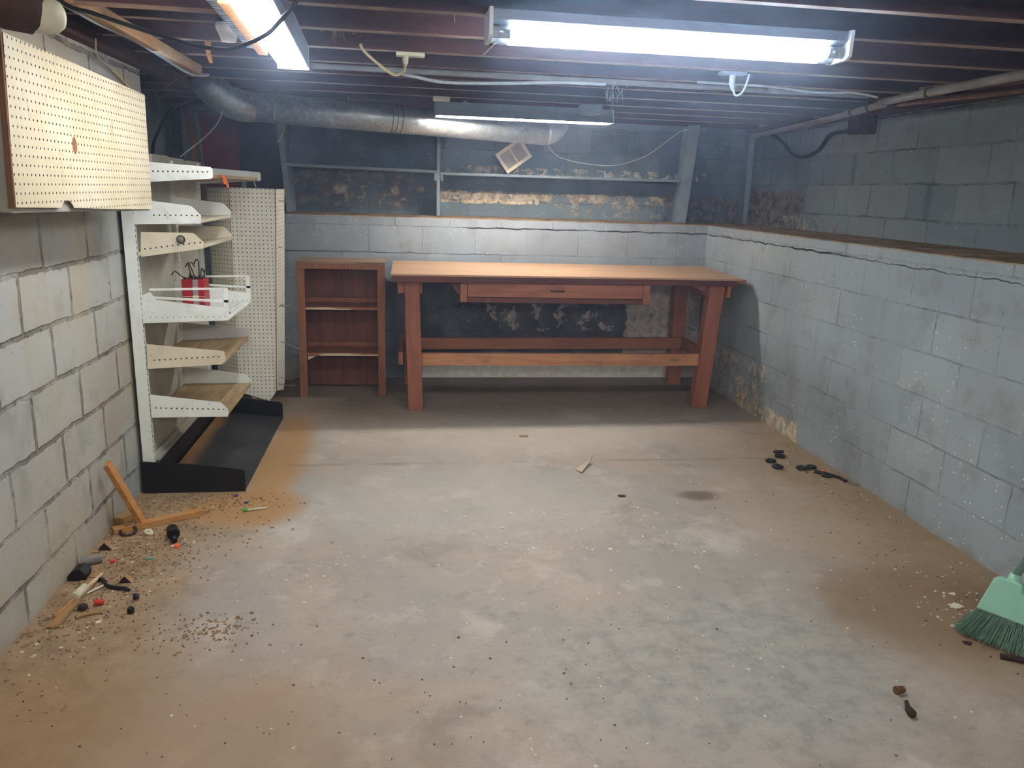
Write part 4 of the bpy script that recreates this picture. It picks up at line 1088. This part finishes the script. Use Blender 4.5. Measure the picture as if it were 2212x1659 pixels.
cap('dark_knob', -.945, 2.585, .0125, .02, M['black_plastic'], 'small dark round knob nearest the viewer on the sawdust', False, 'knob')
cap('blue_connector', -.799, 3.633, .006, .018, M['blue_pl'], 'tiny blue connector touching the black base end', True, 'connector')
cap('blue_connector', -.735, 3.543, .006, .018, M['blue_pl'], 'tiny blue connector near the green marker', True, 'connector')
cap('wood_peg', 1.523, 1.907, .013, .03, M['brown_mid'], 'short brown wooden plug on the right foreground floor', True, 'wood plug')
o = obj('rusty_bolt', MB().rings([(1.512, 1.858, .009), (1.50, 1.835, .009), (1.494, 1.822, .011), (1.49, 1.80, .012), (1.487, 1.79, .008)], [.006, .007, .011, .013, .006], 10), M['brown_dark'], None, base=(1.5, 1.82, 0))
tag(o, 'dark rusty bolt-shaped piece on the right foreground floor', 'bolt')
o = obj('metal_ring', MB().torus((-1.165, 3.245, .012), .03, .007, 24, 8, (.1, -.35, 1)), M['brown_dark'], None, base=(-1.165, 3.245, 0)); tag(o, 'dark iron ring leaning on the flat pine offcut', 'ring')
o = obj('white_fitting', MB().torus((-1.08, 3.235, .008), .014, .006, 16, 6, (.5, 0, 1)).cyl((-1.08, 3.235, 0), (-1.07, 3.23, .02), .006, 8), M['chip_white'], None, base=(-1.08, 3.235, 0)); tag(o, 'small white plastic fitting before the flat pine offcut', 'fitting')
t = thing('green_marker', 'white stick with green end lying near the black shelving base', 'marker', (-.69, 3.45, 0))
obj('body', MB().cyl((-.715, 3.452, .007), (-.63, 3.478, .006), .0055, 8), M['cream_pl'], t)
obj('green_end', MB().ball((-.722, 3.45, .010), .012, 8, .7), M['green_pl'], t)
o = obj('teal_scrap', MB().box(-1.02, -.985, 2.99, 3.0, 0, .006), M['teal_pl'], None, .001, base=(-1, 3, 0)); tag(o, 'tiny teal plastic scrap in the sawdust', 'scrap')
o = obj('sock_rag', MB().tube([(-1.17, 2.83, .008), (-1.12, 2.82, .009), (-1.09, 2.775, .008), (-1.05, 2.755, .008), (-1.02, 2.75, .008), (-1.0, 2.735, .006)], .007, 8, 6), M['black_rubber'], None, base=(-1.1, 2.8, 0)); tag(o, 'short crooked length of dark cord on the sawdust', 'cord')
o = obj('lever_scrap', MB().tube([(-1.115, 2.555, .006), (-1.09, 2.575, .007), (-1.04, 2.59, .006)], .006, 8, 4), M['pine2'], None, base=(-1.08, 2.57, 0)); tag(o, 'short tan lever-shaped scrap near the red cap', 'scrap')
o = obj('dark_lump', MB().ball((-1.115, 2.62, .01), .018, 9, .7), M['brown_dark'], None, base=(-1.115, 2.62, 0)); tag(o, 'dark brown crumbly lump left of the red cap', 'lump')

# paper scrap in the middle of the floor
mb = MB()
g = {}
for i in range(9):
    for j in range(4):
        s_, t_ = i / 8, j / 3
        x = .93 + .13 * s_ + .028 * t_ * (1 - s_); y = 3.92 + .125 * s_ - .05 * t_ * (1.2 - s_)
        g[i, j] = mb.bm.verts.new((x, y, .003 + .05 * (s_ ** 2) * (1 - abs(t_ - .5)) + .012 * abs(t_ - .5)))
for i in range(8):
    for j in range(3):
        f = mb.bm.faces.new((g[i, j], g[i + 1, j], g[i + 1, j + 1], g[i, j + 1])); f.smooth = True
o = obj('paper_scrap', mb, M['paper'], None, base=(.99, 3.97, 0)); tag(o, 'curled tan paper scrap alone in the middle of the floor', 'paper scrap')
m_ = o.modifiers.new('s', 'SOLIDIFY'); m_.thickness = .0015
# black rubber rings by the right wall
for i, (x, y, lab) in enumerate(((2.205, 4.115, 'upper of the stacked pair'), (2.200, 4.065, 'lower of the stacked pair'),
        (2.104, 3.985, 'leftmost, lying alone'), (2.098, 3.885, 'alone, nearer than the leftmost ring'),
        (2.230, 3.862, 'left of the flat touching pair'), (2.292, 3.872, 'right of the flat touching pair'))):
    mb = MB().torus((x, y, .011 + (.02 if i == 0 else 0)), .023, .009, 22, 8, (0, .12, 1)) if i else MB().torus((x, y - .02, .026), .023, .009, 22, 8, (0, .3, 1))
    o = obj('rubber_ring', mb, M['black_plastic'], None, base=(x, y, 0)); tag(o, 'black rubber ring by right wall, ' + lab, 'ring', 'black rubber rings by the right wall')
o = obj('black_strap', MB().tube([(2.275, 3.80, .008), (2.31, 3.77, .012), (2.34, 3.75, .008), (2.37, 3.70, .008), (2.38, 3.655, .006)], .009, 8, 5).torus((2.315, 3.745, .008), .022, .008, 18, 8), M['black_plastic'], None, base=(2.3, 3.75, 0)); tag(o, 'black rubber strap curled beside the right wall', 'strap')
o = obj('orange_clip', MB().box(2.30, 2.325, 3.775, 3.785, .014, .022), M['orange'], None, .001, base=(2.31, 3.78, .01)); tag(o, 'tiny orange clip on the black strap', 'clip')
mb = MB()
for i in range(6): mb.torus((2.385 + .006 * i * .6, 3.63 - i * .008, .012), .011, .0016, 12, 5, (.3, 1, 0))
o = obj('coil_spring', mb, M['chrome'], None, base=(2.39, 3.61, 0)); tag(o, 'small metal coil spring lying against the right wall foot', 'spring')
# big plaster flake near the broom
def flake(name, cx, cy, r, mat, label, n=18, seed=1, cat='paint flake'):
    rr = random.Random(seed)
    pts = []
    for i in range(n):
        a = 2 * PI * i / n; q = r * rr.uniform(.55, 1.1); pts.append((cx + q * math.cos(a), cy + .8 * q * math.sin(a)))
    o = obj(name, MB().prism(pts, 'z', 0.0005, .004), mat, None, base=(cx, cy, 0)); return tag(o, label, cat)
flake('paint_flake', 2.075, 2.385, .03, M['chip_white'], 'large cream jagged paint flake beside the broom', seed=3)
flake('paint_flake', 2.125, 2.47, .014, M['chip_white'], 'smaller cream paint flake behind the large one by the broom', seed=5)
flake('dirt_clump', 1.941, 2.147, .018, M['brown_dark'], 'small dark dirt clump in front of the broom', seed=8, cat='dirt clump')
o = obj('dead_leaf', MB().tube([(1.99, 2.055, .008), (2.03, 2.03, .012), (2.08, 2.0, .008), (2.13, 1.97, .01), (2.2, 1.95, .008)], .010, 7, 4), M['brown_dark'], None, base=(2.05, 2.02, 0)); tag(o, 'strip of dark dry bark lying in front of the broom', 'bark')
flake('dark_leaf', 1.09, 3.531, .022, M['brown_dark'], 'small dark curled leaf past the middle of the floor', seed=12, cat='leaf')
# tan pad at the middle, small flat scraps
flake('bent_chip', .74, 4.52, .03, M['chip_tan'], 'thin tan wood splinter on the bright floor before the bench', seed=14, cat='splinter')

def scatter(name, spec, mat, label, cat, seed, hz=(.001, .004), sz=(.004, .012)):
    rr = random.Random(seed); mb = MB()
    for (cx, cy, sx, sy, n) in spec:
        for i in range(n):
            x = rr.gauss(cx, sx); y = rr.gauss(cy, sy)
            if not (XL + .012 < x < XR - .012 and YF < y < YB - .02): continue
            if -1.25 < x < -.75 and GY0 - .02 < y < GY1: continue
            s_ = rr.uniform(*sz) * (1 if rr.random() < .85 else 1.6); a0 = rr.uniform(0, 6.28); k = rr.choice((4, 5, 6)); e_ = rr.uniform(.35, 1)
            pts = []
            for q in range(k):
                a = 2 * PI * q / k + rr.uniform(-.3, .3); px, py = s_ * math.cos(a), s_ * e_ * math.sin(a)
                pts.append((x + px * math.cos(a0) - py * math.sin(a0), y + px * math.sin(a0) + py * math.cos(a0)))
            mb.prism(pts, 'z', 0, rr.uniform(*hz))
    o = obj(name, mb, mat, None); tag(o, label, cat, kind='stuff'); return o
scatter('paint_chips', [(.75, 2.95, .30, .12, 60), (.3, 3.2, .3, .15, 50), (1.05, 3.15, .25, .15, 40), (-.35, 2.85, .12, .12, 40), (.6, 3.9, .7, .6, 60), (1.5, 2.6, .5, .5, 60), (.3, 2.0, .7, .5, 50),
                        (-1.08, 3.1, .12, .25, 70), (-1.12, 2.65, .1, .25, 60), (2.1, 2.35, .12, .15, 70), (2.25, 3.3, .12, .7, 30)], M['chip_white'], 'white paint chips scattered over the concrete floor', 'paint chips', 21, sz=(.002, .007))
scatter('wood_crumbs', [(-1.08, 3.1, .12, .25, 420), (-1.12, 2.65, .12, .25, 420), (-1.0, 3.55, .2, .06, 260), (-.66, 2.45, .08, .06, 120), (-.9, 3.2, .2, .2, 80)], M['chip_tan'], 'tan sawdust crumbs piled along the left wall foot', 'sawdust', 22, (.002, .006), (.002, .0065))
scatter('dark_crumbs', [(-1.05, 3.1, .13, .25, 120), (-1.1, 2.65, .13, .25, 120), (-1.0, 3.6, .18, .04, 60), (-.68, 2.42, .08, .05, 30), (2.3, 3.7, .1, .6, 90), (2.1, 2.4, .15, .3, 90), (.1, 1.9, .7, .4, 130), (1.9, 3.0, .4, .6, 60)], M['chip_dark'], 'dark dirt crumbs scattered near both wall feet', 'dirt crumbs', 23, (.001, .004), (.0015, .004))

# ------------------------------------------------------------------ broom
br = thing('broom', 'mint green angled broom leaning on the right wall, lower right', 'broom', (2.1, 2.05, 0))
d = Vector((.55, -.835, 0)).normalized()           # along the bristle line
base = Vector((1.965, 2.235, 0)); up = Vector((.16, .10, 1)).normalized(); nr = d.cross(up).normalized()
def bp(s_, h, n_=0): return base + d * s_ + up * h + nr * n_
mb = MB()
def slab(outl, n0, n1):
    lo = [mb.bm.verts.new(bp(a, b, n0)) for a, b in outl]; hi = [mb.bm.verts.new(bp(a, b, n1)) for a, b in outl]
    mb.bm.faces.new(lo); mb.bm.faces.new(hi[::-1])
    for i in range(len(outl)):
        j = (i + 1) % len(outl); mb.bm.faces.new((lo[i], hi[i], hi[j], lo[j]))
slab([(.045, .105), (.31, .105), (.245, .215), (.215, .222), (.185, .205), (.168, .205), (.16, .235), (.14, .24), (.085, .236), (.075, .228)], -.022, .022)
obj('head', mb, M['mint'], br, .006)
mb = MB(); mb.rings([bp(.125, .17, -.002), bp(.128, .235, 0), bp(.13, .262, 0)], [.022, .021, .017], 16)
obj('ferrule', mb, M['mint'], br)
hd = (bp(.13, .25, 0))
top = Vector((XR - .016, 2.02, 1.30))
obj('handle', MB().cyl(hd, top, .0125, 14), M['mint_dark'], br)
mb = MB(); rr = random.Random(4)
for i in range(1500):
    s_ = rr.uniform(.05, .305); n_ = rr.uniform(-.019, .019)
    fx = (s_ - .178) * .42 + rr.gauss(0, .006); fn = n_ * 1.3 + rr.gauss(0, .005)
    a = bp(s_, .112, n_); b = bp(s_ + fx, rr.uniform(.0, .012), n_ + fn); b.z = max(b.z, .001)
    m2 = (a + b) / 2 + nr * rr.gauss(0, .002)
    mb.rings([a, m2, b], [.0011, .001, .0008], 3, False)
M['bristle'] = plain('green_bristle', (128, 164, 146), .6, sc=30, var=.35)
o = obj('bristles', mb, M['bristle'], br); o['kind'] = 'stuff'

# ------------------------------------------------------------------ added fill lights, haze and world
def area(name, loc, sx, sy, power, color, rot=(0, 0, 0)):
    l = bpy.data.lights.new(name, 'AREA'); l.shape = 'RECTANGLE'; l.size = sx; l.size_y = sy; l.energy = power; l.color = color
    o = bpy.data.objects.new(name, l); C.objects.link(o); o.location = loc; o.rotation_euler = rot; return o
area('added_fill_behind', (.5, -.5, 1.95), 1.4, .3, 46, (1.0, .97, .93), (math.radians(64), 0, 0))  # added fill lamp behind the camera to brighten the walls, no fixture there
# added upward blue fill lamps standing in for lens glare on the joists
area('added_blue_fill', (.95, 3.05, 1.93), 1.1, .2, 3, (.42, .66, 1.0), (PI - .5, 0, 0))
area('added_blue_fill_front', (.95, 2.45, 1.95), 1.1, .2, 2, (.42, .66, 1.0), (PI + .3, 0, 0))
area('added_blue_fill_left', (-.55, 3.75, 1.93), 1.0, .3, 1.5, (.42, .66, 1.0), (PI - .5, 0, 0))
w = bpy.data.worlds.new('world'); bpy.context.scene.world = w; w.use_nodes = True
w.node_tree.nodes['Background'].inputs[0].default_value = (.5, .62, .8, 1); w.node_tree.nodes['Background'].inputs[1].default_value = .15
vs = w.node_tree.nodes.new('ShaderNodeVolumeScatter'); vs.inputs['Color'].default_value = (.56, .68, 1.0, 1)
vs.inputs['Density'].default_value = .031; vs.inputs['Anisotropy'].default_value = .84
w.node_tree.links.new(vs.outputs[0], w.node_tree.nodes['World Output'].inputs['Volume'])   # added scattering haze that stands in for lens glare around the tubes

# ------------------------------------------------------------------ camera
f_px, pitch, yaw, roll, hcam = 1671.06, .244383, .144072, .033228, 1.47426
F = Vector((math.sin(yaw) * math.cos(pitch), math.cos(yaw) * math.cos(pitch), -math.sin(pitch)))
R0 = Vector((math.cos(yaw), -math.sin(yaw), 0)); U0 = R0.cross(F)
Rv = R0 * math.cos(roll) + U0 * math.sin(roll); Uv = -R0 * math.sin(roll) + U0 * math.cos(roll)
cam = bpy.data.cameras.new('camera'); co = bpy.data.objects.new('camera', cam); C.objects.link(co)
mw = Matrix((Rv, Uv, -F)).transposed().to_4x4(); mw.translation = Vector((0, 0, hcam)); co.matrix_world = mw
cam.sensor_width = 36; cam.lens = 36 * f_px / 2212; cam.clip_start = .02
bpy.context.scene.camera = co
sc = bpy.context.scene
sc.view_settings.view_transform = 'Standard'; sc.view_settings.look = 'None'; sc.view_settings.exposure = 0.1
sc.cycles.use_denoising = True
sc.cycles.max_bounces = 4; sc.cycles.diffuse_bounces = 3; sc.cycles.glossy_bounces = 2; sc.cycles.volume_bounces = 0
sc.cycles.use_adaptive_sampling = True; sc.cycles.adaptive_threshold = 0.24; sc.cycles.adaptive_min_samples = 16
